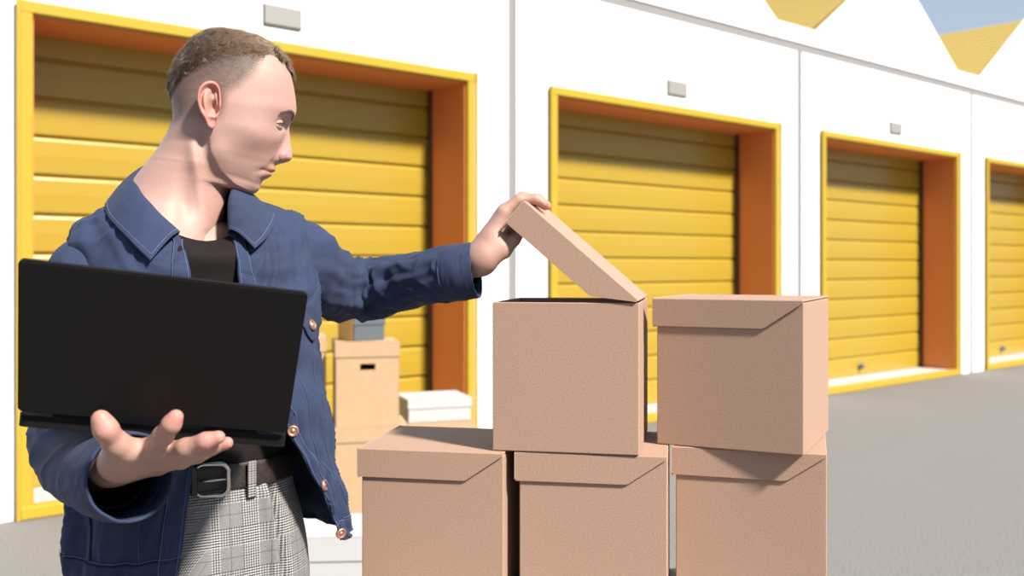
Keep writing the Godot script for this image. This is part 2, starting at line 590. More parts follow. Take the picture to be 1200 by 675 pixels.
# ------------------------------------------------------------------ boxes by the door
func archive_box(called: String, label: String, at: Vector3, turn: float, w: float, h: float, d: float, lid_h: float, m: Material, hole: bool, lid_m: Material = null, group := "boxes piled by the storage door") -> Node3D:
	var t := thing(called, label, "storage box", at, deg_to_rad(turn), group)
	var th := 0.004
	var hb := h - 0.004
	var st := tool()
	bx(st, Vector3(0, th / 2, 0), Vector3(w, th, d), 0.001)
	bx(st, Vector3(0, hb / 2, -d / 2 + th / 2), Vector3(w, hb, th), 0.001)
	for s in [-1, 1]:
		bx(st, Vector3(s * (w / 2 - th / 2), hb / 2, 0), Vector3(th, hb, d), 0.001)
	if hole:
		# the front board is cut out for a grip
		var y := h - lid_h - 0.055
		var hw := 0.085
		var hh := 0.034
		bx(st, Vector3(0, (y - hh / 2) / 2, d / 2 - th / 2), Vector3(w, y - hh / 2, th))
		bx(st, Vector3(0, (hb + y + hh / 2) / 2, d / 2 - th / 2), Vector3(w, hb - y - hh / 2, th))
		for s in [-1, 1]:
			bx(st, Vector3(s * (w + hw) / 4, y, d / 2 - th / 2), Vector3((w - hw) / 2, hh, th))
	else:
		bx(st, Vector3(0, hb / 2, d / 2 - th / 2), Vector3(w, hb, th), 0.001)
	part("body", done(st), m, t)
	var l := tool()
	var o := 0.006
	bx(l, Vector3(0, h - th / 2, 0), Vector3(w + 2 * o, th, d + 2 * o), 0.0015)
	for s in [-1, 1]:
		bx(l, Vector3(s * (w / 2 + o - th / 2), h - lid_h / 2, 0), Vector3(th, lid_h, d + 2 * o), 0.0015)
		bx(l, Vector3(0, h - lid_h / 2, s * (d / 2 + o - th / 2)), Vector3(w + 2 * o, lid_h, th), 0.0015)
	part("lid", done(l), lid_m if lid_m else m, t)
	return t


func on_ground(px: float, py: float, height: float) -> Vector3:
	# the point at that pixel on a level plane of that height
	var d := (EYE - height) * F / (py - CY)
	return Vector3((px - CX) / F * d, height, -d)


func build_far_boxes() -> void:
	var c := Vector3(-0.835, 0, -5.72)
	archive_box("archive_box", "tall plain tan carton on the ground under the carton with a black grip hole", c, 13, 0.41, 0.555, 0.40, 0.085, M.carton, false)
	archive_box("archive_box", "tan lidded carton with a black grip hole, on another carton", c + Vector3(-0.02, 0.556, 0.0), 13, 0.355, 0.475, 0.35, 0.085, M.carton, true)
	var s := archive_box("gift_box", "small slate grey box with ochre side on top of lidded carton", c + Vector3(-0.04, 1.032, 0.0), 38, 0.20, 0.125, 0.17, 0.035, M.slate, false, M.slate)
	part("side_board", box_mesh(Vector3(0.003, 0.118, 0.172), 0.001, Vector3(-0.1085, 0.0605, 0)), M.ochre, s, "ochre side board")
	var b := Vector3(-1.31, 0, -5.80)
	archive_box("archive_box", "plain tan carton on the ground, lowest of the column beside the man's jacket", b, 13, 0.42, 0.56, 0.40, 0.085, M.carton, false)
	archive_box("archive_box", "tan lidded carton in the middle of the column beside the man's jacket", b + Vector3(0.0, 0.561, 0), 13, 0.40, 0.49, 0.38, 0.085, M.carton, false)
	archive_box("archive_box", "topmost tan carton of the column behind the man's raised sleeve", b + Vector3(-0.05, 1.052, 0), 13, 0.38, 0.17, 0.34, 0.05, M.carton, true)
	var w := Vector3(-0.51, 0, -6.36)
	archive_box("archive_box", "low brown carton on the ground under the flat white box", w, 20, 0.42, 0.48, 0.36, 0.09, M.carton, false)
	archive_box("flat_box", "flat white lidded box on a brown carton beside the door frame", w + Vector3(-0.005, 0.481, 0), 20, 0.41, 0.145, 0.36, 0.06, M.white_box, false)
	archive_box("flat_box", "big white box on the ground beside the man's trousers", Vector3(-0.82, 0, -4.17), 4, 0.62, 0.36, 0.37, 0.10, M.white_box, false)


# ------------------------------------------------------------------ laptop
func build_laptop() -> void:
	var k := 0.92
	var w := 0.325 * k
	var h := 0.222 * k
	var basis_ := Basis(Vector3.UP, 0.1781) * Basis(Vector3.RIGHT, 0.4965) * Basis(Vector3.BACK, -0.1425)
	var centre := Vector3(-0.42825 * k, EYE - 0.10992 * k, -1.19928 * k)
	var t := thing("laptop", "open black laptop held up on the man's palm", "laptop", centre - basis_.y * h / 2)
	t.basis = basis_
	# local frame: x along the hinge, y up the lid, z towards the outside of the lid; the hinge runs along y = 0
	var st := tool()
	var t0 := Transform3D(Basis(), Vector3(0, h / 2 + 0.004, 0))
	plate(st, round_rect(w, h - 0.008, 0.006), -0.006, -0.0015, t0)
	plate(st, round_rect(w - 0.003, h - 0.011, 0.005), -0.0015, 0.0, t0)
	var lid := part("screen_lid", done(st), M.lid_black, t, "matt black screen lid")
	part("screen", box_mesh(Vector3(w - 0.014, h - 0.03, 0.0008), 0.0, Vector3(0, h / 2 + 0.008, -0.0064)), M.screen, lid)
	for s in [-1, 1]:
		var hs := tool()
		tube(hs, [Vector3(s * w * 0.28 - 0.03, -0.001, -0.008), Vector3(s * w * 0.28 + 0.03, -0.001, -0.008)], [0.0055, 0.0055], 12)
		part("hinge", done(hs), M.laptop, t)
	# the keyboard half lies back towards the man
	var open := deg_to_rad(112.0)
	var bb := Basis(Vector3.RIGHT, open - PI)      # its own z runs from the hinge towards the front edge
	var tb := Transform3D(Basis(Vector3.RIGHT, -(open - deg_to_rad(90.0))), Vector3(0, -0.004, -0.008))
	st = tool()
	var dp := h - 0.004
	var outline := round_rect(w, dp, 0.008)
	plate(st, outline, -0.007, 0.007, tb * Transform3D(Basis(Vector3.RIGHT, PI / 2), Vector3(0, -0.004, -dp / 2 + 0.004)))
	var base := part("keyboard_base", done(st), M.laptop, t)
	st = tool()
	for r in 5:
		for c in 13:
			bx(st, Vector3((c - 6) * w * 0.068, 0.0038, -0.035 - r * 0.0185), Vector3(w * 0.058, 0.0018, 0.0155), 0.0006, tb)
	part("keys", done(st), M.keys, base)
	st = tool()
	bx(st, Vector3(0, 0.0033, -dp + 0.04), Vector3(0.1, 0.0008, 0.058), 0.0, tb)
	part("touchpad", done(st), M.screen, base)
	for s in [-1, 1]:
		st = tool()
		bx(st, Vector3(s * w * 0.4, -0.0125, -0.012), Vector3(0.03, 0.004, 0.008), 0.001, tb)
		part("rubber_foot", done(st), M.keys, base)


# ------------------------------------------------------------------ the man
const BODY_AT := Vector3(-0.497, 0, -1.52)
const E1 := Vector3(0.8660, 0, -0.5)      # towards his left shoulder
const E2 := Vector3(0.5, 0, 0.8660)       # out of his chest
const HF := Vector3(0.96, 0, -0.28)       # where his face points
const HC := Vector3(0.28, 0, 0.96)        # out of his right ear

var rng := RandomNumberGenerator.new()
var n_fold := FastNoiseLite.new()
var n_fine := FastNoiseLite.new()
var skin_v := PackedVector3Array()
var skin_c := PackedColorArray()
var skin_i := PackedInt32Array()
var face_grid := PackedVector3Array()
var scalp := []        # [point, normal, px, py, lateral sign] for hair


func TF(a: float, h: float, b: float) -> Vector3:
	return BODY_AT + E1 * a + E2 * b + Vector3(0, h, 0)


func HP(px: float, py: float, c := 0.0) -> Vector3:
	return P(262, 130, 1.52) + HF * ((px - 262.0) / 788.0) + Vector3(0, (130.0 - py) / 757.0, 0) + HC * c


func bump(x: float, y: float, cx: float, cy: float, rx: float, ry: float) -> float:
	var a := (x - cx) / rx
	var b := (y - cy) / ry
	return exp(-(a * a + b * b))


func seg_dist(p: Vector2, a: Vector2, b: Vector2) -> float:
	var h := clampf((p - a).dot(b - a) / (b - a).length_squared(), 0, 1)
	return (p - a - (b - a) * h).length()


func worn(c: MeshInstance3D) -> MeshInstance3D:
	c.position = -BODY_AT
	return c


func person_materials() -> void:
	var white := Color(1, 1, 1)
	var skin := mat(white, 0.58)
	skin.vertex_color_use_as_albedo = true
	skin.albedo_texture = noise_tex(41, 0.05, lin(0.90, 0.86, 0.85), white, 512, 5, 0.25, 0.75)
	skin.uv1_triplanar = true
	skin.uv1_scale = Vector3.ONE / 0.09
	skin.normal_enabled = true
	skin.normal_texture = relief_tex(42, 0.12, 2.0, 512, 3)
	skin.normal_scale = 0.12
	skin.subsurf_scatter_enabled = true
	skin.subsurf_scatter_strength = 0.12
	M.skin = skin
	M.eye = mat(white, 0.08)
	M.eye.vertex_color_use_as_albedo = true
	M.hair = mat(white, 0.5)
	M.hair.vertex_color_use_as_albedo = true
	var denim := mat(lin(0.024, 0.040, 0.098), 0.9)
	denim.vertex_color_use_as_albedo = true
	tri_tex(denim, noise_tex(43, 0.05, lin(0.46, 0.48, 0.53), white, 1024, 6, 0.25, 0.8), relief_tex(44, 0.22, 4.0, 512, 3), 0.12, false, 0.25)
	denim.rim_enabled = true
	denim.rim = 0.06
	denim.rim_tint = 0.6
	M.denim = denim
	var thread := mat(lin(0.045, 0.07, 0.145), 0.8)
	M.thread = thread
	M.stitch = mat(lin(0.085, 0.125, 0.23), 0.85)
	M.shirt = tri_tex(mat(lin(0.017, 0.014, 0.014), 0.8), noise_tex(45, 0.1, lin(0.6, 0.6, 0.6), white, 256), null, 0.05)
	M.shirt.metallic_specular = 0.2
	M.belt = tri_tex(mat(lin(0.026, 0.017, 0.016), 0.5), noise_tex(46, 0.05, lin(0.55, 0.5, 0.5), white, 256), relief_tex(47, 0.08, 3.0, 256, 3), 0.08, false, 0.3)
	M.buckle = mat(lin(0.55, 0.52, 0.48), 0.28, 1.0)
	M.copper = mat(lin(0.62, 0.33, 0.23), 0.38, 0.85)
	M.shoe = mat(lin(0.02, 0.014, 0.012), 0.4)
	# glen check: a 2/2 twill whose warp and weft change between four-and-four and two-and-two
	var threads := 64
	var im := Image.create(threads * 4, threads * 4, false, Image.FORMAT_RGB8)
	var r := RandomNumberGenerator.new()
	r.seed = 9
	for i in threads:
		for j in threads:
			# in the wide bands dark and pale threads alternate in pairs; between them the yarn is an even grey
			var warp := (0.13 if i % 4 < 2 else 0.63) if i < 28 else 0.43
			var weft := (0.13 if j % 4 < 2 else 0.63) if j < 28 else 0.43
			var v := (warp if (i + j) % 4 < 2 else weft) + r.randf_range(-0.04, 0.04)
			if i == 44 or j == 44:
				v *= 0.7
			im.fill_rect(Rect2i(i * 4, j * 4, 4, 4), Color(v, v * 0.985, v * 0.98))
	var check := mat(white, 0.85)
	check.albedo_texture = ImageTexture.create_from_image(im)
	M.check = check


# ---- skin ------------------------------------------------------------------
func add_skin(v: PackedVector3Array, c: PackedColorArray, ids: PackedInt32Array) -> void:
	var base := skin_v.size()
	skin_v.append_array(v)
	skin_c.append_array(c)
	for i in ids:
		skin_i.append(base + i)


# rows of the head and neck: front x, front y, back x, back y, half width in metres, squareness, taper of the front
const HEAD := [
	[263, 38.5, 256, 39.0, 0.005, 2.0, 0.0, 0, 0],
	[290, 43.0, 235, 46.0, 0.034, 2.0, 0.0, 0, 0],
	[312, 51.0, 221, 60.0, 0.05, 2.1, 0.0, 0, 0],
	[331, 65.0, 209, 79.0, 0.0625, 2.2, 0.0, 0, 0],
	[341, 82.0, 203, 97.0, 0.0705, 2.25, 0.02, 0, 0],
	[346, 101.0, 201, 111.0, 0.0745, 2.3, 0.05, 0, 0],
	[348.5, 118.0, 201, 121.0, 0.0755, 2.3, 0.08, 0, 0],
	[348.5, 128.0, 202, 130.0, 0.0755, 2.3, 0.09, 0, 0],
	[344, 137.0, 203.0, 138.0, 0.0745, 2.3, 0.09, 0, 0],
	[340, 146.0, 202.32, 144.89, 0.0735, 2.25, 0.08, 0, 0],
	[336.5, 155.0, 200.04, 151.41, 0.0725, 2.2, 0.07, 0, 0],
	[332.5, 164.5, 197.04, 157.55, 0.071, 2.15, 0.08, 0.5, 0.5],
	[328.5, 174.0, 193.97, 163.3, 0.069, 2.1, 0.1, 1.5, 1],
	[323.5, 182.0, 190.93, 168.45, 0.067, 2.05, 0.12, 3.5, 2],
	[319.0, 187.0, 188.05, 172.98, 0.0655, 2.05, 0.13, 6, 3],
	[315, 191.0, 185.36, 177.02, 0.064, 2.05, 0.14, 8, 4],
	[309, 196.0, 182.77, 180.76, 0.0625, 2.05, 0.14, 10.5, 5.3],
	[301, 200.5, 180.21, 184.27, 0.061, 2.05, 0.14, 13.5, 7],
	[292, 204.5, 177.7, 187.62, 0.06, 2.05, 0.14, 16, 8.5],
	[284, 207.5, 175.29, 190.8, 0.059, 2.0, 0.13, 20.5, 9.5],
	[277, 210.5, 173.0, 193.82, 0.058, 2.0, 0.11, 25.5, 11.5],
	[272, 213.0, 170.81, 196.66, 0.0572, 2.0, 0.08, 26, 13],
	[269.5, 215.5, 168.68, 199.39, 0.0567, 2.0, 0.05, 21.5, 11.5],
	[268, 218.0, 166.5, 202.21, 0.0565, 2.0, 0.03, 13, 7],
	[267, 221.0, 164.03, 205.46, 0.0565, 2.0, 0.01, 5, 1.5],
	[266, 225.0, 160.98, 209.63, 0.0565, 2.0, 0.0, 0.5, 0],
	[265, 232.0, 157.06, 215.12, 0.057, 2.0, 0.0, 0, 0],
	[264, 241.0, 151.98, 222.1, 0.0585, 2.0, 0.0, 0, 0],
	[262.5, 252.0, 145.77, 230.82, 0.062, 2.0, 0.0, 0, 0],
	[259, 263.0, 138.9, 241.87, 0.07, 2.0, 0.0, 0, 0],
	[255, 275.0, 131.85, 255.68, 0.082, 2.0, 0.0, 0, 0],
	[252, 290.0, 126.45, 272.72, 0.1, 2.1, 0.0, 0, 0],
	[250, 310.0, 124.0, 292.0, 0.115, 2.2, 0.0, 0, 0],
]
const LIPS := [[193, 0.0], [195.5, 0.9], [198, 2.1], [199.8, 1.7], [201.2, -1.6], [202.6, 0.9], [204.8, 1.9], [207, 0.4], [210.5, -2.0], [214, -0.6], [218, 0.4], [223, 0.0]]
const NOSE := [[144, 0.0], [150, 2.2], [157, 5.4], [165, 9.0], [173, 12.6], [179, 15.2], [182.5, 16.4], [185.3, 15.6], [187.3, 13.0], [189.0, 8.5], [190.6, 3.2], [192, 0.6], [193, 0.0]]
const NOSE_W := [[144, 0.0075], [155, 0.0078], [165, 0.0092], [174, 0.0125], [180, 0.0160], [186, 0.0168], [191, 0.0150]]
const JAW := [Vector2(247, 166), Vector2(248, 184), Vector2(258, 203), Vector2(276, 218), Vector2(300, 227)]


func hair_mask(px: float, py: float) -> float:
	# how much of the scalp hair covers at this spot of the side view: 1 long top, fading to shaved sides, 0 skin
	var line := [Vector2(352, 92), Vector2(345, 87), Vector2(336, 77), Vector2(322, 68), Vector2(309, 66), Vector2(307, 78), Vector2(300, 92), Vector2(286, 108), Vector2(268, 120), Vector2(262, 138), Vector2(256, 150), Vector2(240, 152), Vector2(226, 152), Vector2(213, 156), Vector2(198, 158), Vector2(170, 150)]
	var poly := PackedVector2Array(line)
	poly.append_array([Vector2(170, 10), Vector2(360, 10)])
	var p := Vector2(px, py)
	var d := 1e9
	for i in line.size() - 1:
		d = minf(d, seg_dist(p, line[i], line[i + 1]))
	if not Geometry2D.is_point_in_polygon(p, poly):
		d = -d
	return clampf(d / 13.0 + 0.25, 0, 1)


func top_mask(px: float, py: float) -> float:
	# the longer hair on top ends along a line that runs from the temple to the back of the head
	var y := table([[195, 116], [205, 108], [220, 92], [240, 80], [265, 70], [290, 68], [310, 70], [325, 72], [340, 88], [355, 96]], px)
	return smoothstep(0.0, 1.0, clampf((y - py) / 26.0 + 0.55, 0, 1))


func skin_color(px: float, py: float, c: float) -> Color:
	var base := Color(0.40, 0.252, 0.212)
	var red := 0.0
	red += 0.55 * bump(px, py, 335, 180, 14, 9) + 0.25 * bump(px, py, 312, 178, 22, 16)
	red += 0.35 * bump(px, py, 330, 110, 26, 20) + 0.3 * bump(px, py, 258, 250, 30, 30)
	var k := base.lerp(Color(0.43, 0.205, 0.18), clampf(red, 0, 1))
	# lips
	var ly := py - (200.8 + (322.0 - px) * -0.10)
	var lip := clampf(1.5 - absf(ly + 0.2) / 3.4, 0, 1) * clampf((px - 308.5) / 4.0, 0, 1) * clampf((0.028 - absf(c)) / 0.006, 0, 1)
	k = k.lerp(Color(0.40, 0.13, 0.125), lip * 0.9)
	var h := hair_mask(px, py)
	if h > 0.0:
		var t := top_mask(px, py)
		var low := clampf((156.0 - py) / 75.0, 0, 1)
		k = k.lerp(Color(0.05, 0.034, 0.026), h * maxf(t * 0.92, 0.16 + 0.72 * low))
	return k


func build_head() -> void:
	var rows := 230
	var cols := 264
	var v := PackedVector3Array()
	var c := PackedColorArray()
	var grid := []
	for i in rows:
		var u := float(i) / (rows - 1)
		u = pow(u, 0.97)
		var r := []
		for k in 9:
			var x := u * (HEAD.size() - 1)
			var q := mini(int(x), HEAD.size() - 2)
			r.append(cr(float(HEAD[maxi(q - 1, 0)][k]), float(HEAD[q][k]), float(HEAD[q + 1][k]), float(HEAD[mini(q + 2, HEAD.size() - 1)][k]), x - q))
		var fy: float = r[1] + r[8]
		var nose := table(NOSE, fy) if fy > 144 and fy < 193 else 0.0
		var nose_w := table(NOSE_W, fy)
		var lips := table(LIPS, fy) if fy > 193 and fy < 223 and r[7] < 26.0 and i < 165 else 0.0
		for j in cols:
			var th := TAU * j / cols
			var x := cos(th)
			var s := sin(th)
			var e: float = 2.0 / r[5]
			var sx := signf(x) * pow(absf(x), e)
			var ss := signf(s) * pow(absf(s), e)
			var px: float = (r[0] + r[2]) / 2 + (r[0] - r[2]) / 2 * sx
			var py: float = (r[1] + r[3]) / 2 + (r[1] - r[3]) / 2 * sx
			var f := clampf((sx + 0.1) / 1.1, 0, 1)
			var lat: float = r[4] * ss * (1.0 - r[6] * f * f * 1.6)
			var al := absf(lat)
			# eye sockets, brow, cheeks, mouth, chin seen from the front
			var chin := pow(maxf(sx, 0.0), 1.35)
			px += r[7] * chin
			py += r[8] * chin
			if sx > 0.3:
				px += nose * exp(-pow(al / nose_w, 2.6)) + lips * exp(-pow(al / 0.021, 2.4))
			if py > 120 and py < 232 and sx > 0.2:
				px -= 7.2 * bump(al, py, 0.031, 146.0, 0.0125, 6.0)
				px += 3.2 * bump(al, py, 0.0140, 182.5, 0.0042, 4.6)
				px -= 1.8 * bump(al, py, 0.0200, 182.0, 0.0036, 6.0)
				py -= 3.0 * bump(al, py, 0.0080, 188.3, 0.0036, 1.6)
				px -= 3.0 * bump(al, py, 0.015, 146.0, 0.007, 7.0)
				px += 2.6 * bump(al, py, 0.026, 134.0, 0.02, 4.5)
				px += 2.2 * bump(al, py, 0.036, 164.0, 0.014, 8.0)
				px -= 2.0 * bump(al, py, 0.020, 192.0, 0.006, 8.0)
				px -= 2.6 * bump(al, py, 0.026, 200.5, 0.008, 4.0)
				px += 1.2 * bump(al, py, 0.0, 221.0, 0.014, 6.0)
				px -= 0.8 * bump(al, py, 0.0, 194.0, 0.004, 3.5)
			# relief of the side of the face and neck
			var side := clampf(al / 0.02, 0, 1)
			var dl := 0.0
			if py > 60:
				dl += -0.0030 * bump(px, py, 304, 120, 20, 24)            # temple
				dl += 0.0036 * bump(px, py, 305, 164, 19, 12)               # cheekbone
				dl += 0.0008 * bump(px, py, 280, 156, 20, 8)               # its arch
				dl += -0.0016 * bump(px, py, 290, 190, 18, 13)             # hollow of the cheek
				dl += 0.0038 * bump(px, py, 258, 186, 12, 15)              # jaw muscle
				dl += -0.0045 * bump(px, py, 238, 168, 7, 12)              # behind the jaw
				dl += -0.0070 * bump(px, py, 250, 132, 9, 17)              # under the ear's bowl
				dl += 0.0035 * bump(px, py, 301, 214, 12, 8)               # chin
				if px > 220 and py > 158:
					var d := 1e9
					for k in JAW.size() - 1:
						d = minf(d, seg_dist(Vector2(px, py), JAW[k], JAW[k + 1]))
					var under := py > table([[245, 170], [248, 184], [258, 203], [276, 218], [300, 227], [310, 229]], px) or px < 247
					dl += (-0.0105 * (1.0 - exp(-d / 6.0)) * exp(-d / 26.0) if under else 0.0) * smoothstep(222.0, 242.0, px) * smoothstep(160.0, 178.0, py)
				# neck: the strap muscle from behind the ear to the collar bone, hollow in front of it
				var dm := seg_dist(Vector2(px, py), Vector2(226, 165), Vector2(244, 268))
				if py > 165:
					dl += 0.0060 * exp(-dm * dm / 60.0) * clampf((py - 165) / 30.0, 0, 1)
					dl += -0.0050 * bump(px, py, 218, 245, 9, 30)
					dl += 0.0015 * bump(px, py, 262, 240, 5, 8)
			lat += signf(lat) * dl * side
			var p := HP(px, py, lat)
			v.append(p)
			c.append(skin_color(px, py, lat))
			grid.append(Vector3(px, py, lat))
	# close the crown
	var ids := sheet_ids(rows, cols, true, false)
	v.append(HP(259.5, 38.2, 0))
	c.append(c[0])
	for j in cols:
		ids.append_array([v.size() - 1, (j + 1) % cols, j])
	add_skin(v, c, ids)
	face_grid = PackedVector3Array(grid)
	# where hair grows
	rng.seed = 77
	for i in range(0, 120):
		for j in cols:
			var a := i * cols + j
			var b := i * cols + (j + 1) % cols
			var d := a + cols
			var g: Vector3 = grid[a]
			if hair_mask(g.x, g.y) < 0.25:
				continue
			var n := (v[d] - v[a]).cross(v[b] - v[a])
			if n.dot(v[a] - HP(262, 110, 0)) < 0:
				n = -n
			scalp.append([v[a], v[b], v[d], n.length(), n.normalized(), g])


# how far forward the face reaches at this height and distance from the middle
func face_at(py: float, al: float) -> float:
	var best := 0.0
	var near := 1e9
	for g in face_grid:
		if g.z > 0.0 and g.x > 290.0:
			var e := absf(g.y - py) / 757.0 + absf(g.z - al)
			if e < near:
				near = e
				best = g.x
	return best


func build_ear(sgn: float) -> void:
	var outline := [Vector2(259, 121), Vector2(257.5, 112), Vector2(252, 107), Vector2(244, 107.5), Vector2(237, 113), Vector2(233.5, 122), Vector2(233.5, 132), Vector2(236.5, 142), Vector2(241, 150), Vector2(245, 157), Vector2(250, 159.5), Vector2(254, 155), Vector2(255.5, 147), Vector2(258.5, 139), Vector2(259.5, 130)]
	var mid := Vector2(248, 132)
	var na := 72
	var nr := 30
	var v := PackedVector3Array()
	var c := PackedColorArray()
	for k in nr + 1:
		var rho := float(k) / (nr - 4)
		for j in na:
			var o: Vector2 = along(outline, float(j) / na, true)
			var wrap := 0.0
			var rr := minf(rho, 1.0)
			if rho > 1.0:
				wrap = (rho - 1.0) * (nr - 4) / 4.0      # 0..1 back towards the head
				rr = 1.0 - 0.16 * wrap
			var q := mid + (o - mid) * rr
			var back := clampf((258.0 - q.x) / 24.0, 0, 1)
			var lobe := clampf((q.y - 146.0) / 8.0, 0, 1)
			var front := clampf((q.x - 254.0) / 4.0, 0, 1)
			var h := 0.0770 + 0.0115 * back * (1.0 - 0.4 * lobe)
			h += 0.0040 * exp(-pow((rr - 0.90) / 0.095, 2)) * (1.0 - lobe * 0.7) * (1.0 - 0.6 * front)      # helix
			h -= 0.0036 * exp(-pow((rr - 0.70) / 0.09, 2)) * (1.0 - lobe) * clampf((mid.y + 12.0 - q.y) / 10.0, 0, 1)   # groove
			var anti := bump(q.x, q.y, 242, 131, 3.2, 13)
			h += 0.0036 * anti * (1.0 - lobe)
			h -= 0.0140 * bump(q.x, q.y, 250.5, 134.5, 4.4, 8.0)                                                   # concha
			h -= 0.0080 * bump(q.x, q.y, 250.0, 119.5, 3.2, 5.0)
			h += 0.0060 * bump(q.x, q.y, 257.5, 134, 2.4, 4.5)                                                   # tragus
			h += 0.0040 * bump(q.x, q.y, 251, 146, 4.0, 2.8)
			h -= 0.014 * wrap * (0.5 + 0.5 * back) + 0.003 * wrap * wrap
			v.append(HP(q.x, q.y, h * sgn))
			var tone := Color(0.43, 0.225, 0.185).lerp(Color(0.46, 0.155, 0.13), clampf(exp(-pow((rr - 0.92) / 0.12, 2)) * 0.75, 0, 1))
			c.append(tone)
	add_skin(v, c, sheet_ids(nr + 1, na, true, sgn > 0))


func build_lids(sgn: float) -> void:
	# lids are thick shells over the eyeball, open in front
	for upper in [true, false]:
		var v := PackedVector3Array()
		var c := PackedColorArray()
		var rows := 14
		var cols := 44
		for i in rows:
			var u := float(i) / (rows - 1)
			for j in cols:
				var az := lerpf(-1.25, 2.2, float(j) / (cols - 1))       # across the eye
				var edge := (0.16 if upper else -0.30) * pow(maxf(cos(az * 1.12), 0.0), 0.7) - 0.10
				var el: float
				var rad := 0.01335
				if i == rows - 1:
					el = edge
					rad = 0.0119
				else:
					el = lerpf(1.5 if upper else -1.5, edge, u / (float(rows - 2) / (rows - 1)))
					rad += 0.0005 * exp(-pow((u - 0.86) / 0.1, 2))
				var d := Vector3(cos(el) * cos(az), sin(el), cos(el) * sin(az))
				var q := HP(320.9, 146.5, 0.0332 * sgn) + (HF * d.x + Vector3.UP * d.y + HC * d.z * sgn) * rad
				v.append(q)
				c.append(Color(0.40, 0.248, 0.208) if u < 0.93 else Color(0.33, 0.15, 0.125))
		add_skin(v, c, sheet_ids(rows, cols, false, upper == (sgn > 0)))


# the wings of the nose
func build_wings() -> void:
	for sgn in [1.0, -1.0]:
		var v := PackedVector3Array()
		var c := PackedColorArray()
		for i in 17:
			var el := PI * i / 16.0
			for j in 24:
				var az := TAU * j / 24.0
				var d := Vector3(cos(az) * sin(el), cos(el), sin(az) * sin(el))
				v.append(HP(330.0 + d.x * 7.2 + d.y * 1.2, 181.3 - d.y * 6.6, (0.0128 + d.z * 0.0066) * sgn))
				c.append(Color(0.43, 0.21, 0.185))
		add_skin(v, c, sheet_ids(17, 24, true, sgn < 0))


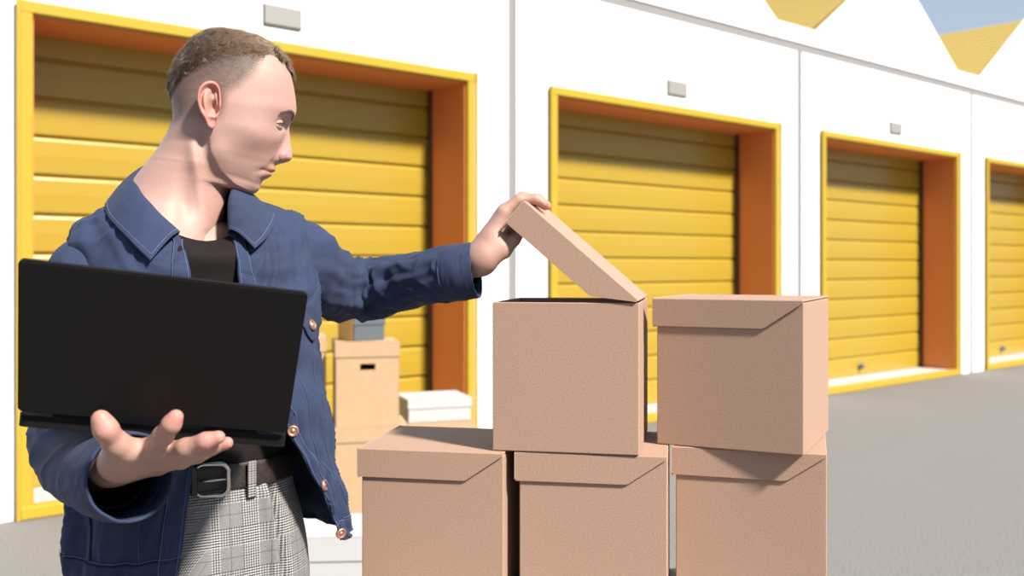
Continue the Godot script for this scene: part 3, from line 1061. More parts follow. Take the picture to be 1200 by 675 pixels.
# surface net round tapered bones: [a, b, radius a, radius b, blend]
func net(bones: Array, cell: float, tone: Callable) -> void:
	var lo := Vector3.ONE * 1e9
	var hi := -lo
	var A := PackedVector3Array()
	var B := PackedVector3Array()
	var ra := PackedFloat32Array()
	var rb := PackedFloat32Array()
	var kk := PackedFloat32Array()
	for q in bones:
		var m: float = maxf(q[2], q[3]) + cell * 3
		lo = lo.min(q[0] - Vector3.ONE * m).min(q[1] - Vector3.ONE * m)
		hi = hi.max(q[0] + Vector3.ONE * m).max(q[1] + Vector3.ONE * m)
		A.append(q[0])
		B.append(q[1] - q[0])
		ra.append(q[2])
		rb.append(q[3])
		kk.append(q[4])
	var n := Vector3i(((hi - lo) / cell).ceil()) + Vector3i.ONE
	n = Vector3i((n.x + 3) / 4 * 4 + 1, (n.y + 3) / 4 * 4 + 1, (n.z + 3) / 4 * 4 + 1)
	var field := PackedFloat32Array()
	field.resize(n.x * n.y * n.z)
	field.fill(1.0)
	var seen_ := PackedByteArray()
	seen_.resize(field.size())
	var dist := func(p: Vector3) -> float:
		var d := 1.0
		for q in A.size():
			var w := p - A[q]
			var bb := B[q]
			var h := clampf(w.dot(bb) / maxf(bb.length_squared(), 1e-9), 0.0, 1.0)
			var e := (w - bb * h).length() - lerpf(ra[q], rb[q], h)
			var k := kk[q]
			var t := maxf(k - absf(d - e), 0.0) / k
			d = minf(d, e) - t * t * k * 0.25
		return d
	var active := []
	for z in range(0, n.z - 1, 4):
		for y in range(0, n.y - 1, 4):
			for x in range(0, n.x - 1, 4):
				if absf(dist.call(lo + Vector3(x + 2, y + 2, z + 2) * cell)) < cell * 4.6:
					active.append(Vector3i(x, y, z))
					for dz in 5:
						for dy in 5:
							for dx in 5:
								var id := ((z + dz) * n.y + y + dy) * n.x + x + dx
								if not seen_[id]:
									seen_[id] = 1
									field[id] = dist.call(lo + Vector3(x + dx, y + dy, z + dz) * cell)
	var vid := {}
	var v := PackedVector3Array()
	var c := PackedColorArray()
	var corner := [Vector3i(0, 0, 0), Vector3i(1, 0, 0), Vector3i(0, 1, 0), Vector3i(1, 1, 0), Vector3i(0, 0, 1), Vector3i(1, 0, 1), Vector3i(0, 1, 1), Vector3i(1, 1, 1)]
	var edges := [[0, 1], [2, 3], [4, 5], [6, 7], [0, 2], [1, 3], [4, 6], [5, 7], [0, 4], [1, 5], [2, 6], [3, 7]]
	for b in active:
		for dz in 4:
			for dy in 4:
				for dx in 4:
					var o: Vector3i = b + Vector3i(dx, dy, dz)
					var val := PackedFloat32Array()
					var neg := 0
					for q in 8:
						var w: Vector3i = o + corner[q]
						var f := field[(w.z * n.y + w.y) * n.x + w.x]
						val.append(f)
						neg += int(f < 0)
					if neg == 0 or neg == 8:
						continue
					var sum := Vector3.ZERO
					var cnt := 0
					for ed in edges:
						var f0 := val[ed[0]]
						var f1 := val[ed[1]]
						if (f0 < 0) != (f1 < 0):
							sum += Vector3(corner[ed[0]]).lerp(Vector3(corner[ed[1]]), f0 / (f0 - f1))
							cnt += 1
					var p := lo + (Vector3(o) + sum / cnt) * cell
					vid[(o.z * n.y + o.y) * n.x + o.x] = v.size()
					v.append(p)
					c.append(tone.call(p))
	var ids := PackedInt32Array()
	var step := [1, n.x, n.x * n.y]
	for key in vid:
		for ax in 3:
			var f0: float = field[key]
			var f1: float = field[key + step[ax]]
			if (f0 < 0) == (f1 < 0):
				continue
			var s1: int = step[(ax + 1) % 3]
			var s2: int = step[(ax + 2) % 3]
			if not (vid.has(key - s1) and vid.has(key - s2) and vid.has(key - s1 - s2)):
				continue
			var q0: int = vid[key]
			var q1: int = vid[key - s1]
			var q2: int = vid[key - s1 - s2]
			var q3: int = vid[key - s2]
			if f0 < 0:
				ids.append_array([q0, q2, q1, q0, q3, q2])
			else:
				ids.append_array([q0, q1, q2, q0, q2, q3])
	add_skin(v, c, ids)


func chain(out: Array, pts: Array, radii: Array, k := 0.004) -> void:
	for i in pts.size() - 1:
		out.append([pts[i], pts[i + 1], radii[i], radii[i + 1], k])


func hand_tone(tips: Array, p: Vector3) -> Color:
	var d := 1e9
	for t in tips:
		d = minf(d, p.distance_to(t))
	return Color(0.41, 0.245, 0.195).lerp(Color(0.45, 0.19, 0.16), clampf(1.0 - (d - 0.006) / 0.028, 0, 1) * 0.6)


func build_hands() -> void:
	# right hand: palm up under the laptop, fingers towards his left
	var b := []
	var w := P(130, 543, 1.135)
	b.append([P(112, 556, 1.235), w, 0.0225, 0.0215, 0.01])
	b.append([w, P(150, 538, 1.105), 0.0225, 0.0215, 0.012])
	b.append([w, P(178, 527, 1.088), 0.019, 0.0130, 0.014])
	b.append([w, P(189, 533, 1.105), 0.019, 0.0122, 0.014])
	b.append([w, P(190, 539, 1.122), 0.019, 0.0118, 0.014])
	b.append([w, P(186, 545, 1.140), 0.018, 0.0112, 0.014])
	b.append([P(138, 543, 1.10), P(150, 528, 1.075), 0.020, 0.015, 0.014])
	chain(b, [P(136, 540, 1.095), P(136, 520, 1.062), P(124, 503, 1.045), P(118, 491, 1.042)], [0.0175, 0.0125, 0.0115, 0.0098], 0.009)
	chain(b, [P(178, 526, 1.088), P(191, 511, 1.052), P(201, 497, 1.038), P(206, 488.5, 1.036)], [0.0125, 0.0105, 0.0095, 0.0080], 0.006)
	chain(b, [P(189, 531, 1.105), P(218, 525, 1.078), P(241, 517, 1.070), P(256, 512.5, 1.070)], [0.0120, 0.0102, 0.0090, 0.0075], 0.006)
	chain(b, [P(190, 538, 1.122), P(221, 531, 1.098), P(247, 524, 1.090), P(266, 519, 1.090)], [0.0115, 0.0098, 0.0086, 0.0070], 0.006)
	chain(b, [P(186, 544, 1.140), P(212, 540, 1.122), P(232, 534, 1.118), P(246, 529, 1.118)], [0.0110, 0.0088, 0.0078, 0.0064], 0.006)
	var tips := [P(118, 491, 1.042), P(206, 488.5, 1.036), P(256, 512.5, 1.070), P(266, 519, 1.090)]
	net(b, 0.0024, func(p: Vector3) -> Color: return hand_tone(tips, p))
	# left hand: fingers over the lid, thumb inside it
	b = []
	w = P(563, 304, 1.670)
	b.append([P(530, 318, 1.690), w, 0.026, 0.0240, 0.01])
	b.append([w, P(577, 283, 1.668), 0.0235, 0.0195, 0.012])
	b.append([w, P(590, 250, 1.668), 0.020, 0.0120, 0.016])
	b.append([w, P(592, 247, 1.682), 0.020, 0.0118, 0.016])
	b.append([w, P(592, 250, 1.702), 0.019, 0.0112, 0.016])
	b.append([w, P(590, 257, 1.718), 0.018, 0.0105, 0.016])
	b.append([P(586, 288, 1.668), P(591, 264, 1.682), 0.012, 0.010, 0.008])
	b.append([P(571, 299, 1.661), P(588, 291, 1.664), 0.020, 0.0165, 0.014])
	chain(b, [P(574, 301, 1.661), P(590, 294, 1.664), P(602, 281, 1.668), P(611, 270, 1.669)], [0.016, 0.0125, 0.0110, 0.0092], 0.005)
	chain(b, [P(590, 249, 1.668), P(608, 234.5, 1.671), P(627, 233, 1.672), P(638, 239, 1.672)], [0.0115, 0.0096, 0.0088, 0.0076], 0.005)
	chain(b, [P(592, 246, 1.682), P(612, 231.5, 1.690), P(631, 233, 1.692), P(641, 241, 1.692)], [0.0115, 0.0096, 0.0088, 0.0076], 0.005)
	chain(b, [P(592, 249, 1.702), P(612, 233, 1.712), P(630, 235, 1.714), P(639, 242, 1.714)], [0.0110, 0.0092, 0.0084, 0.0072], 0.005)
	chain(b, [P(590, 256, 1.718), P(607, 238, 1.734), P(621, 238, 1.736), P(629, 243, 1.736)], [0.0100, 0.0082, 0.0074, 0.0064], 0.005)
	var tips2 := [P(611, 270, 1.669), P(638, 239, 1.672), P(641, 241, 1.692), P(639, 242, 1.714)]
	net(b, 0.0025, func(p: Vector3) -> Color: return hand_tone(tips2, p))


func build_core() -> void:
	# trunk, arms and legs under the clothes
	var b := []
	b.append([TF(0, 1.46, 0.0), TF(0, 1.30, 0.0), 0.085, 0.085, 0.05])
	b.append([TF(0, 1.30, 0.0), TF(0, 1.05, 0.0), 0.085, 0.085, 0.05])
	b.append([TF(-0.10, 1.44, -0.01), TF(0.10, 1.44, -0.01), 0.055, 0.055, 0.05])
	for s in [-1.0, 1.0]:
		b.append([TF(s * 0.07, 1.02, 0), TF(s * 0.085, 0.55, 0.01), 0.06, 0.048, 0.04])
		b.append([TF(s * 0.085, 0.55, 0.01), TF(s * 0.095, 0.09, -0.02), 0.045, 0.033, 0.03])
	b.append([TF(-0.12, 1.44, -0.01), P(92, 490, 1.385), 0.034, 0.026, 0.03])
	b.append([P(92, 490, 1.385), P(112, 556, 1.235), 0.026, 0.024, 0.02])
	b.append([TF(0.12, 1.44, -0.01), P(425, 345, 1.77), 0.034, 0.026, 0.03])
	b.append([P(425, 345, 1.77), P(530, 318, 1.69), 0.026, 0.024, 0.02])
	net(b, 0.014, func(_p: Vector3) -> Color: return Color(0.41, 0.245, 0.195))


func ribbon(v: PackedVector3Array, c: PackedColorArray, ids: PackedInt32Array, p0: Vector3, p1: Vector3, p2: Vector3, side: Vector3, w: float, col: Color) -> void:
	var o := v.size()
	v.append_array([p0 - side * w, p0 + side * w, p1 + side * w * 0.8, p1 - side * w * 0.8, p2])
	for k in 5:
		c.append(col)
	ids.append_array([o, o + 1, o + 2, o, o + 2, o + 3, o + 3, o + 2, o + 4])


func tuft_at(p: Vector3) -> float:
	return n_fine.get_noise_3d(p.x * 2500 + 300, p.y * 2500, p.z * 2500)


func build_hair(root: Node3D) -> void:
	var v := PackedVector3Array()
	var c := PackedColorArray()
	var ids := PackedInt32Array()
	rng.seed = 5
	for s in scalp:
		var g: Vector3 = s[5]
		var top := top_mask(g.x, g.y)
		var low := clampf((156.0 - g.y) / 75.0, 0, 1)
		var dens := lerpf(lerpf(0.3e6, 2.2e6, low), 2.8e6, top) * hair_mask(g.x, g.y)
		var want: float = s[3] * dens
		var m := int(want) + int(rng.randf() < want - int(want))
		for q in m:
			var a := rng.randf()
			var b := rng.randf()
			var p: Vector3 = s[0] + (s[1] - s[0]) * a + (s[2] - s[0]) * b
			var n: Vector3 = s[4]
			var length := lerpf(0.0014, 0.0125, top * top) * rng.randf_range(0.6, 1.2) * (1.0 + 0.5 * tuft_at(p))
			if g.x > 315.0:
				length *= 1.15
			# combed forward and a little to the side
			var tuft := Vector3(n_fine.get_noise_3d(p.x * 3600, p.y * 3600, p.z * 3600), n_fine.get_noise_3d(p.x * 3600 + 80, p.y * 3600, p.z * 3600), n_fine.get_noise_3d(p.x * 3600, p.y * 3600 + 80, p.z * 3600))
			var comb := (HF * 0.9 + Vector3.UP * 0.10 + HC * rng.randf_range(-0.4, 0.4) + tuft * 1.5)
			comb = (comb - n * comb.dot(n)).normalized()
			var d := (n * lerpf(0.75, 0.62, top) + comb * lerpf(0.75, 0.85, top) + Vector3(rng.randf_range(-0.25, 0.25), rng.randf_range(-0.25, 0.25), rng.randf_range(-0.25, 0.25))).normalized()
			var p1 := p + d * length * 0.55
			var p2 := p1 + (d + comb * 0.5 - n * 0.25).normalized() * length * 0.5
			var side := d.cross(n + HC * 0.3).normalized()
			var k := rng.randf_range(0.75, 1.3)
			var tone := Color(0.125, 0.080, 0.052).lerp(Color(0.29, 0.20, 0.128), rng.randf() * 0.7)
			ribbon(v, c, ids, p - n * 0.0006, p1, p2, side, lerpf(0.00011, 0.00040, top), Color(tone.r * k, tone.g * k, tone.b * k))
	worn(part("hair", mesh_of(v, PackedVector2Array(), c, ids), M.hair, root, "short light brown hair with faded sides")).set_meta("kind", "stuff")
	# eyebrows
	var brow := []
	for k in 12:
		var t := k / 11.0
		var al := lerpf(0.010, 0.050, t)
		var py := lerpf(138.5, 131.5, smoothstep(0.0, 0.7, t)) + maxf(t - 0.7, 0.0) * 12.0
		brow.append(Vector3(face_at(py, al), py, al))
	for sgn in [1.0, -1.0]:
		v = PackedVector3Array()
		c = PackedColorArray()
		ids = PackedInt32Array()
		for q in 620:
			var t := rng.randf()
			var m: Vector3 = along(brow, t)
			var p := HP(m.x + 0.4, m.y + rng.randfn(0, 1.3 * (1.2 - t)), m.z * sgn)
			var d: Vector3 = (HC * sgn * 0.8 - HF * 0.30 + Vector3.UP * lerpf(0.5, -0.1, t) + Vector3(rng.randf_range(-0.2, 0.2), rng.randf_range(-0.2, 0.2), rng.randf_range(-0.2, 0.2))).normalized()
			ribbon(v, c, ids, p, p + d * 0.003 + HF * 0.0012, p + d * 0.006 + HF * 0.0004, Vector3.UP, 0.00022, Color(0.17, 0.11, 0.075))
		worn(part("eyebrow", mesh_of(v, PackedVector2Array(), c, ids), M.hair, root)).set_meta("kind", "stuff")
	# eyes
	for sgn in [1.0, -1.0]:
		v = PackedVector3Array()
		c = PackedColorArray()
		var look := (HF * 0.97 + Vector3.DOWN * 0.22).normalized()
		var sx := look.cross(Vector3.UP).normalized()
		var sy := sx.cross(look)
		for i in 25:
			var el := PI * i / 24.0
			for j in 32:
				var az := TAU * j / 32.0
				var rad := 0.0121 + 0.0007 * exp(-pow(el / 0.36, 2))
				v.append(HP(320.9, 146.5, 0.0332 * sgn) + (look * cos(el) + (sx * cos(az) + sy * sin(az)) * sin(el)) * rad)
				c.append(Color(0.01, 0.01, 0.012) if el < 0.2 else (Color(0.07, 0.095, 0.105) if el < 0.54 else Color(0.36, 0.33, 0.32)))
		# upper lashes along the lid
		var lv := PackedVector3Array()
		var lc := PackedColorArray()
		var li := PackedInt32Array()
		for q in 90:
			var az := lerpf(-1.1, 1.1, rng.randf())
			var el := 0.16 * pow(maxf(cos(az * 1.12), 0.0), 0.7) - 0.09
			var dir: Vector3 = HF * cos(el) * cos(az) + Vector3.UP * sin(el) + HC * cos(el) * sin(az) * sgn
			var p0 := HP(320.9, 146.5, 0.0332 * sgn) + dir * 0.0132
			ribbon(lv, lc, li, p0, p0 + dir * 0.003 + Vector3.DOWN * 0.0008, p0 + dir * 0.006 + Vector3.UP * 0.001, Vector3.UP.cross(dir).normalized(), 0.00022, Color(0.05, 0.03, 0.022))
		worn(part("eyelashes", mesh_of(lv, PackedVector2Array(), lc, li), M.hair, root)).set_meta("kind", "stuff")
		worn(part("eye", mesh_of(v, PackedVector2Array(), c, sheet_ids(25, 32, true, true)), M.eye, root, "pale grey eye"))


# ---- clothes ---------------------------------------------------------------
# a thick sheet: rows x cols of points, made solid by an inner copy
func shell(pts: PackedVector3Array, rows: int, cols: int, loop: bool, th: float, col: PackedColorArray, uv := PackedVector2Array(), flip := false) -> ArrayMesh:
	var nrm := normals(pts, rows, cols, loop)
	var v := PackedVector3Array()
	var c := PackedColorArray()
	var u := PackedVector2Array()
	v.append_array(pts)
	c.append_array(col)
	u.append_array(uv)
	var g := -1.0 if flip else 1.0
	for i in pts.size():
		v.append(pts[i] - nrm[i] * th * g)
	c.append_array(col)
	u.append_array(uv)
	var ids := sheet_ids(rows, cols, loop, flip)
	var o := pts.size()
	ids.append_array(sheet_ids(rows, cols, loop, not flip, o))
	for r in [0, rows - 1]:
		for j in (cols if loop else cols - 1):
			var a: int = r * cols + j
			var b: int = r * cols + (j + 1) % cols
			if (r == 0) != flip:
				ids.append_array([a, o + b, b, a, o + a, o + b])
			else:
				ids.append_array([a, b, o + b, a, o + b, o + a])
	if not loop:
		for i in rows - 1:
			for q in [0, cols - 1]:
				var a: int = i * cols + q
				var b: int = a + cols
				if (q == 0) != flip:
					ids.append_array([a, b, o + b, a, o + b, o + a])
				else:
					ids.append_array([a, o + b, b, a, o + a, o + b])
	return mesh_of(v, u, c, ids)


func normals(pts: PackedVector3Array, rows: int, cols: int, loop: bool) -> PackedVector3Array:
	var out := PackedVector3Array()
	out.resize(pts.size())
	for i in rows:
		for j in cols:
			var l := (j - 1 + cols) % cols if loop else maxi(j - 1, 0)
			var r := (j + 1) % cols if loop else mini(j + 1, cols - 1)
			var du := pts[i * cols + r] - pts[i * cols + l]
			var dv := pts[mini(i + 1, rows - 1) * cols + j] - pts[maxi(i - 1, 0) * cols + j]
			out[i * cols + j] = -du.cross(dv).normalized()
	return out


func fill(n: int, c := Color(1, 1, 1)) -> PackedColorArray:
	var out := PackedColorArray()
	out.resize(n)
	out.fill(c)
	return out


# loft through rings of control points [a, h, b]; columns open or closed
func loft(ctrl: Array, rows: int, cols: int, loop: bool) -> PackedVector3Array:
	var out := PackedVector3Array()
	var nr := ctrl.size()
	for i in rows:
		var x := float(i) / (rows - 1) * (nr - 1)
		var k := mini(int(x), nr - 2)
		var line := []
		for j in ctrl[0].size():
			line.append(cr(ctrl[maxi(k - 1, 0)][j], ctrl[k][j], ctrl[k + 1][j], ctrl[mini(k + 2, nr - 1)][j], x - k))
		for j in cols:
			var q: Vector3 = along(line, float(j) / (cols if loop else cols - 1), loop)
			out.append(TF(q.x, q.y, q.z))
	return out


func ring(a: float, h: float, front: float, back: float, sq := 2.3, dip := 0.0) -> Array:
	# an oval of 16 points round the trunk, counter-clockwise seen from above, starting in front
	var out := []
	for k in 16:
		var t := TAU * k / 16.0
		var c := cos(t)
		var s := sin(t)
		var e := 2.0 / sq
		out.append(Vector3(a * signf(s) * pow(absf(s), e), h - dip * maxf(c, 0.0), (front if c > 0 else back) * signf(c) * pow(absf(c), e)))
	return out


func sample(pts: PackedVector3Array, rows: int, cols: int, u: float, v: float) -> Vector3:
	var x := clampf(u, 0, 1) * (cols - 1)
	var y := clampf(v, 0, 1) * (rows - 1)
	var j := mini(int(x), cols - 2)
	var i := mini(int(y), rows - 2)
	var a := pts[i * cols + j].lerp(pts[i * cols + j + 1], x - j)
	var b := pts[(i + 1) * cols + j].lerp(pts[(i + 1) * cols + j + 1], x - j)
	return a.lerp(b, y - i)


# a patch that lies on a sheet: corners in (u, v) of the sheet, lifted off it
func patch(pts: PackedVector3Array, nrm: PackedVector3Array, rows: int, cols: int, quad_uv: Array, lift: float, th: float, nu: int, nv: int, col := Color(1, 1, 1), edge_col := Color(2.5, 2.3, 1.9), edge := 0.12) -> ArrayMesh:
	var out := PackedVector3Array()
	var c := PackedColorArray()
	for i in nv:
		var t := float(i) / (nv - 1)
		for j in nu:
			var s := float(j) / (nu - 1)
			var a: Vector2 = quad_uv[0].lerp(quad_uv[1], s)
			var b: Vector2 = quad_uv[3].lerp(quad_uv[2], s)
			var q := a.lerp(b, t)
			var n := sample(nrm, rows, cols, q.x, q.y).normalized()
			out.append(sample(pts, rows, cols, q.x, q.y) + n * (lift + 0.0006 * n_fine.get_noise_2d(q.x * 900, q.y * 900)))
			var m := minf(minf(s * nu, (1 - s) * nu), minf(t * nv, (1 - t) * nv))
			var wk := 1.0 + 0.35 * n_fine.get_noise_2d(q.x * 1400, q.y * 1400)
			c.append((edge_col if m < 1.0 else col) * wk)
	return shell(out, nv, nu, false, th, c)


func seam(pts: PackedVector3Array, nrm: PackedVector3Array, rows: int, cols: int, from: Vector2, to: Vector2, lift := 0.0006, r := 0.0005) -> ArrayMesh:
	var st := tool()
	var line := []
	var rad := []
	var n := 110
	for i in n:
		var q := from.lerp(to, float(i) / (n - 1))
		line.append(sample(pts, rows, cols, q.x, q.y) + sample(nrm, rows, cols, q.x, q.y).normalized() * lift)
		rad.append(r)
	tube(st, line, rad, 5)
	return done(st)


# a sleeve: centre points with radii, creased across
func sleeve(ctrl: Array, rows: int, cols: int, amp: Callable, seed_: float) -> PackedVector3Array:
	var out := PackedVector3Array()
	var c := []
	var r := []
	for q in ctrl:
		c.append(q[0])
		r.append(q[1])
	var up := Vector3.UP
	for i in rows:
		var t := float(i) / (rows - 1)
		var p: Vector3 = along(c, t)
		var d: Vector3 = (along(c, minf(t + 0.01, 1)) - along(c, maxf(t - 0.01, 0))).normalized()
		var side := d.cross(up).normalized()
		up = side.cross(d).normalized()
		var rad: float = along(r, t)
		for j in cols:
			var a := TAU * j / cols
			var ca := cos(a)
			var sa := sin(a)
			# skewed creases: stretched round the arm, short along it
			var f := n_fold.get_noise_3d(ca * 26 + seed_, sa * 26, t * 330 + ca * 34 + sa * 18)
			var f2 := n_fold.get_noise_3d(ca * 60 + seed_, sa * 60, t * 150 - sa * 60)
			var crease := 1.0 - 2.0 * pow(absf(f), 0.75)
			out.append(p + (side * ca + up * sa) * (rad + amp.call(t) * (crease * 0.6 + f2 * 0.7)))
	return out


func wear(pts: PackedVector3Array) -> PackedColorArray:
	var c := PackedColorArray()
	for p in pts:
		var k := 1.0 + 0.45 * n_fine.get_noise_3d(p.x * 260, p.y * 130, p.z * 260) + 0.25 * n_fine.get_noise_3d(p.x * 1800, p.y * 1800, p.z * 1800)
		c.append(Color(k, k, k))
	return c


func button(root: Node3D, at: Vector3, n: Vector3, r := 0.0085) -> void:
	var st := tool()
	var y := n.normalized()
	var x := y.cross(Vector3.UP).normalized()
	var t := Transform3D(Basis(x, y, x.cross(y)), at)
	lathe(st, [[0.0, 0.0028], [r * 0.28, 0.0030], [r * 0.36, 0.0016], [r * 0.6, 0.0016], [r * 0.75, 0.0034], [r * 0.92, 0.0032], [r, 0.0018], [r, -0.001]], 22, t)
	worn(part("button", done(st), M.copper, root, "copper button"))


func build_person() -> void:
	person_materials()
	n_fold = noise(61, 0.02, 2)
	n_fine = noise(62, 0.02, 3)
	var root := thing("person", "man in blue denim jacket and checked trousers lifting a carton lid", "person", BODY_AT)
	build_head()
	build_ear(1.0)
	build_ear(-1.0)
	build_lids(1.0)
	build_lids(-1.0)
	build_wings()
	build_hands()
	build_core()
	worn(part("body", mesh_of(skin_v, PackedVector2Array(), skin_c, skin_i), M.skin, root))
	build_hair(root)

	# black shirt
	var rows := 60
	var cols := 120
	var neck := [Vector3(0, 1.497, 0.103), Vector3(0.035, 1.505, 0.094), Vector3(0.060, 1.525, 0.066), Vector3(0.076, 1.552, 0.03), Vector3(0.078, 1.566, 0.0), Vector3(0.070, 1.575, -0.03), Vector3(0.055, 1.58, -0.055), Vector3(0.028, 1.583, -0.07), Vector3(0, 1.583, -0.075), Vector3(-0.028, 1.583, -0.07), Vector3(-0.055, 1.58, -0.055), Vector3(-0.070, 1.575, -0.03), Vector3(-0.078, 1.566, 0.0), Vector3(-0.076, 1.552, 0.03), Vector3(-0.060, 1.525, 0.066), Vector3(-0.035, 1.505, 0.094)]
	var spread := []
	for q in neck:
		spread.append(Vector3(q.x * 1.45, q.y - 0.022, q.z * 1.28))
	var shirt := loft([neck, spread, ring(0.15, 1.43, 0.125, 0.115, 2.4), ring(0.16, 1.34, 0.128, 0.12, 2.4), ring(0.15, 1.24, 0.116, 0.11, 2.4), ring(0.146, 1.16, 0.112, 0.108, 2.4), ring(0.144, 1.12, 0.109, 0.105, 2.4)], rows, cols, true)
	var sn := normals(shirt, rows, cols, true)
	for i in shirt.size():
		var q := shirt[i]
		var low := clampf((1.30 - q.y) / 0.1, 0, 1)
		shirt[i] += sn[i] * (0.0035 * n_fold.get_noise_3d(q.x * 300, q.y * (500 if low > 0.5 else 120), q.z * 300) * (0.5 + low))
	worn(part("shirt", shell(shirt, rows, cols, true, 0.002, fill(shirt.size())), M.shirt, root, "black shirt"))
	var rib := tool()
	var line := []
	var rad := []
	for k in 81:
		var q: Vector3 = along(neck, float(k) / 80.0, true)
		line.append(TF(q.x, q.y - 0.006, q.z + 0.002))
		rad.append(0.0045)
	tube(rib, line, rad, 8, false)
	worn(part("shirt_collar", done(rib), M.shirt, root))
	var u0 := sleeve([[P(112, 556, 1.24), 0.042], [P(122, 560, 1.19), 0.042], [P(134, 557, 1.15), 0.037]], 30, 40, func(_t): return 0.002, 3.0)
	worn(part("shirt_sleeve", shell(u0, 30, 40, true, 0.002, fill(u0.size())), M.shirt, root, "black shirt cuff inside the jacket sleeve"))
	u0 = sleeve([[P(500, 326, 1.715), 0.036], [P(530, 320, 1.69), 0.034], [P(553, 313, 1.68), 0.031]], 30, 40, func(_t): return 0.002, 4.0)
	worn(part("shirt_sleeve", shell(u0, 30, 40, true, 0.002, fill(u0.size())), M.shirt, root, "black shirt cuff inside the jacket sleeve"))

	build_trousers(root)
	build_jacket(root)


func build_trousers(root: Node3D) -> void:
	var rows := 80
	var cols := 200
	var hip := loft([ring(0.150, 1.168, 0.114, 0.110, 2.4), ring(0.153, 1.135, 0.117, 0.112, 2.4), ring(0.166, 1.08, 0.128, 0.122, 2.4), ring(0.176, 1.02, 0.136, 0.130, 2.4), ring(0.180, 0.94, 0.136, 0.135, 2.5), ring(0.179, 0.88, 0.112, 0.115, 2.6), ring(0.174, 0.83, 0.084, 0.088, 2.8)], rows, cols, true)
	var n := normals(hip, rows, cols, true)
	var uv := PackedVector2Array()
	for i in rows:
		var dist := 0.0
		for j in cols:
			var k := i * cols + j
			if j > 0:
				dist += hip[k].distance_to(hip[k - 1])
			uv.append(Vector2(dist / 0.060 + 0.22, -hip[k].y / 0.060))
	for i in rows:
		for j in cols:
			var k := i * cols + j
			var s := float(j) / cols
			var h := hip[k].y
			var down := clampf((1.14 - h) / 0.02, 0, 1)
			# pleats folded over, and the fly
			for ps in [0.085, 0.915]:
				var w: float = (s - ps) * (1 if ps < 0.5 else -1)
				hip[k] += n[k] * down * (0.012 * exp(-pow((w + 0.006) / 0.010, 2)) - 0.017 * exp(-pow((w - 0.012) / 0.008, 2)))
			var fly := s if s < 0.5 else s - 1.0
			hip[k] += n[k] * down * 0.0022 * (1.0 - smoothstep(-0.002, 0.004, fly)) * smoothstep(-0.045, -0.03, fly)
			hip[k] += n[k] * down * 0.003 * n_fold.get_noise_3d(hip[k].x * 260, h * 130, hip[k].z * 260)
	worn(part("trousers", shell(hip, rows, cols, true, 0.002, fill(hip.size()), uv), M.check, root, "grey checked trousers"))
	for s in [-1.0, 1.0]:
		var leg := sleeve([[TF(s * 0.086, 0.93, 0.0), 0.094], [TF(s * 0.089, 0.76, 0.003), 0.089], [TF(s * 0.094, 0.52, 0.012), 0.071], [TF(s * 0.098, 0.30, 0.0), 0.063], [TF(s * 0.10, 0.075, -0.01), 0.058]], 70, 60, func(t): return 0.003 + 0.003 * t, 11.0 + s)
		var luv := PackedVector2Array()
		for i in 70:
			for j in 60:
				luv.append(Vector2(float(j) / 60 * 0.48 / 0.06, -leg[i * 60 + j].y / 0.06))
		worn(part("trouser_leg", shell(leg, 70, 60, true, 0.002, fill(leg.size()), luv), M.check, root))
		# shoe
		var keep_v := skin_v
		var keep_c := skin_c
		var keep_i := skin_i
		skin_v = PackedVector3Array()
		skin_c = PackedColorArray()
		skin_i = PackedInt32Array()
		net([[TF(s * 0.10, 0.037, -0.055), TF(s * 0.105, 0.036, 0.05), 0.037, 0.036, 0.03], [TF(s * 0.105, 0.036, 0.05), TF(s * 0.115, 0.028, 0.16), 0.042, 0.028, 0.03], [TF(s * 0.10, 0.05, -0.03), TF(s * 0.10, 0.10, -0.02), 0.042, 0.042, 0.03]], 0.008, func(_p: Vector3) -> Color: return Color(1, 1, 1))
		worn(part("shoe", mesh_of(skin_v, PackedVector2Array(), PackedColorArray(), skin_i), M.shoe, root, "dark leather shoe"))
		skin_v = keep_v
		skin_c = keep_c
		skin_i = keep_i

	# belt: a strap round the waist
	var bc := 160
	var strap := loft([ring(0.152, 1.171, 0.1175, 0.112, 2.4), ring(0.1545, 1.165, 0.1195, 0.114, 2.4), ring(0.1555, 1.143, 0.1205, 0.115, 2.4), ring(0.155, 1.134, 0.120, 0.1145, 2.4)], 10, bc, true)
	var belt := worn(part("belt", shell(strap, 10, bc, true, 0.003, fill(strap.size())), M.belt, root, "dark brown leather belt"))
	# buckle: a rounded frame with a prong
	var at := TF(0.002, 1.1525, 0.126)
	var st := tool()
	var loop := []
	var lr := []
	for q in round_rect(0.046, 0.045, 0.012, 5):
		loop.append(at + E1 * q.x + Vector3(0, q.y, 0) + E2 * (0.004 * (q.x / 0.020)))
		lr.append(0.0038 if q.x > 0.0 else 0.0026)
	loop.append(loop[0])
	lr.append(lr[0])
	tube(st, loop, lr, 10, false)
	part("buckle", done(st), M.buckle, belt, "brushed steel buckle frame")
	st = tool()
	tube(st, [at + E1 * -0.016 + E2 * 0.001, at + E1 * 0.0 + E2 * 0.004, at + E1 * 0.019 + E2 * 0.005], [0.0022, 0.0022, 0.0018], 8)
	part("prong", done(st), M.buckle, belt)
	# belt end tucked through, and the keeper loop
	st = tool()
	bx(st, Vector3.ZERO, Vector3(0.010, 0.041, 0.004), 0.0015, Transform3D(Basis(E1, Vector3.UP, E2), TF(-0.022, 1.1525, 0.124)))
	part("keeper", done(st), M.belt, belt)
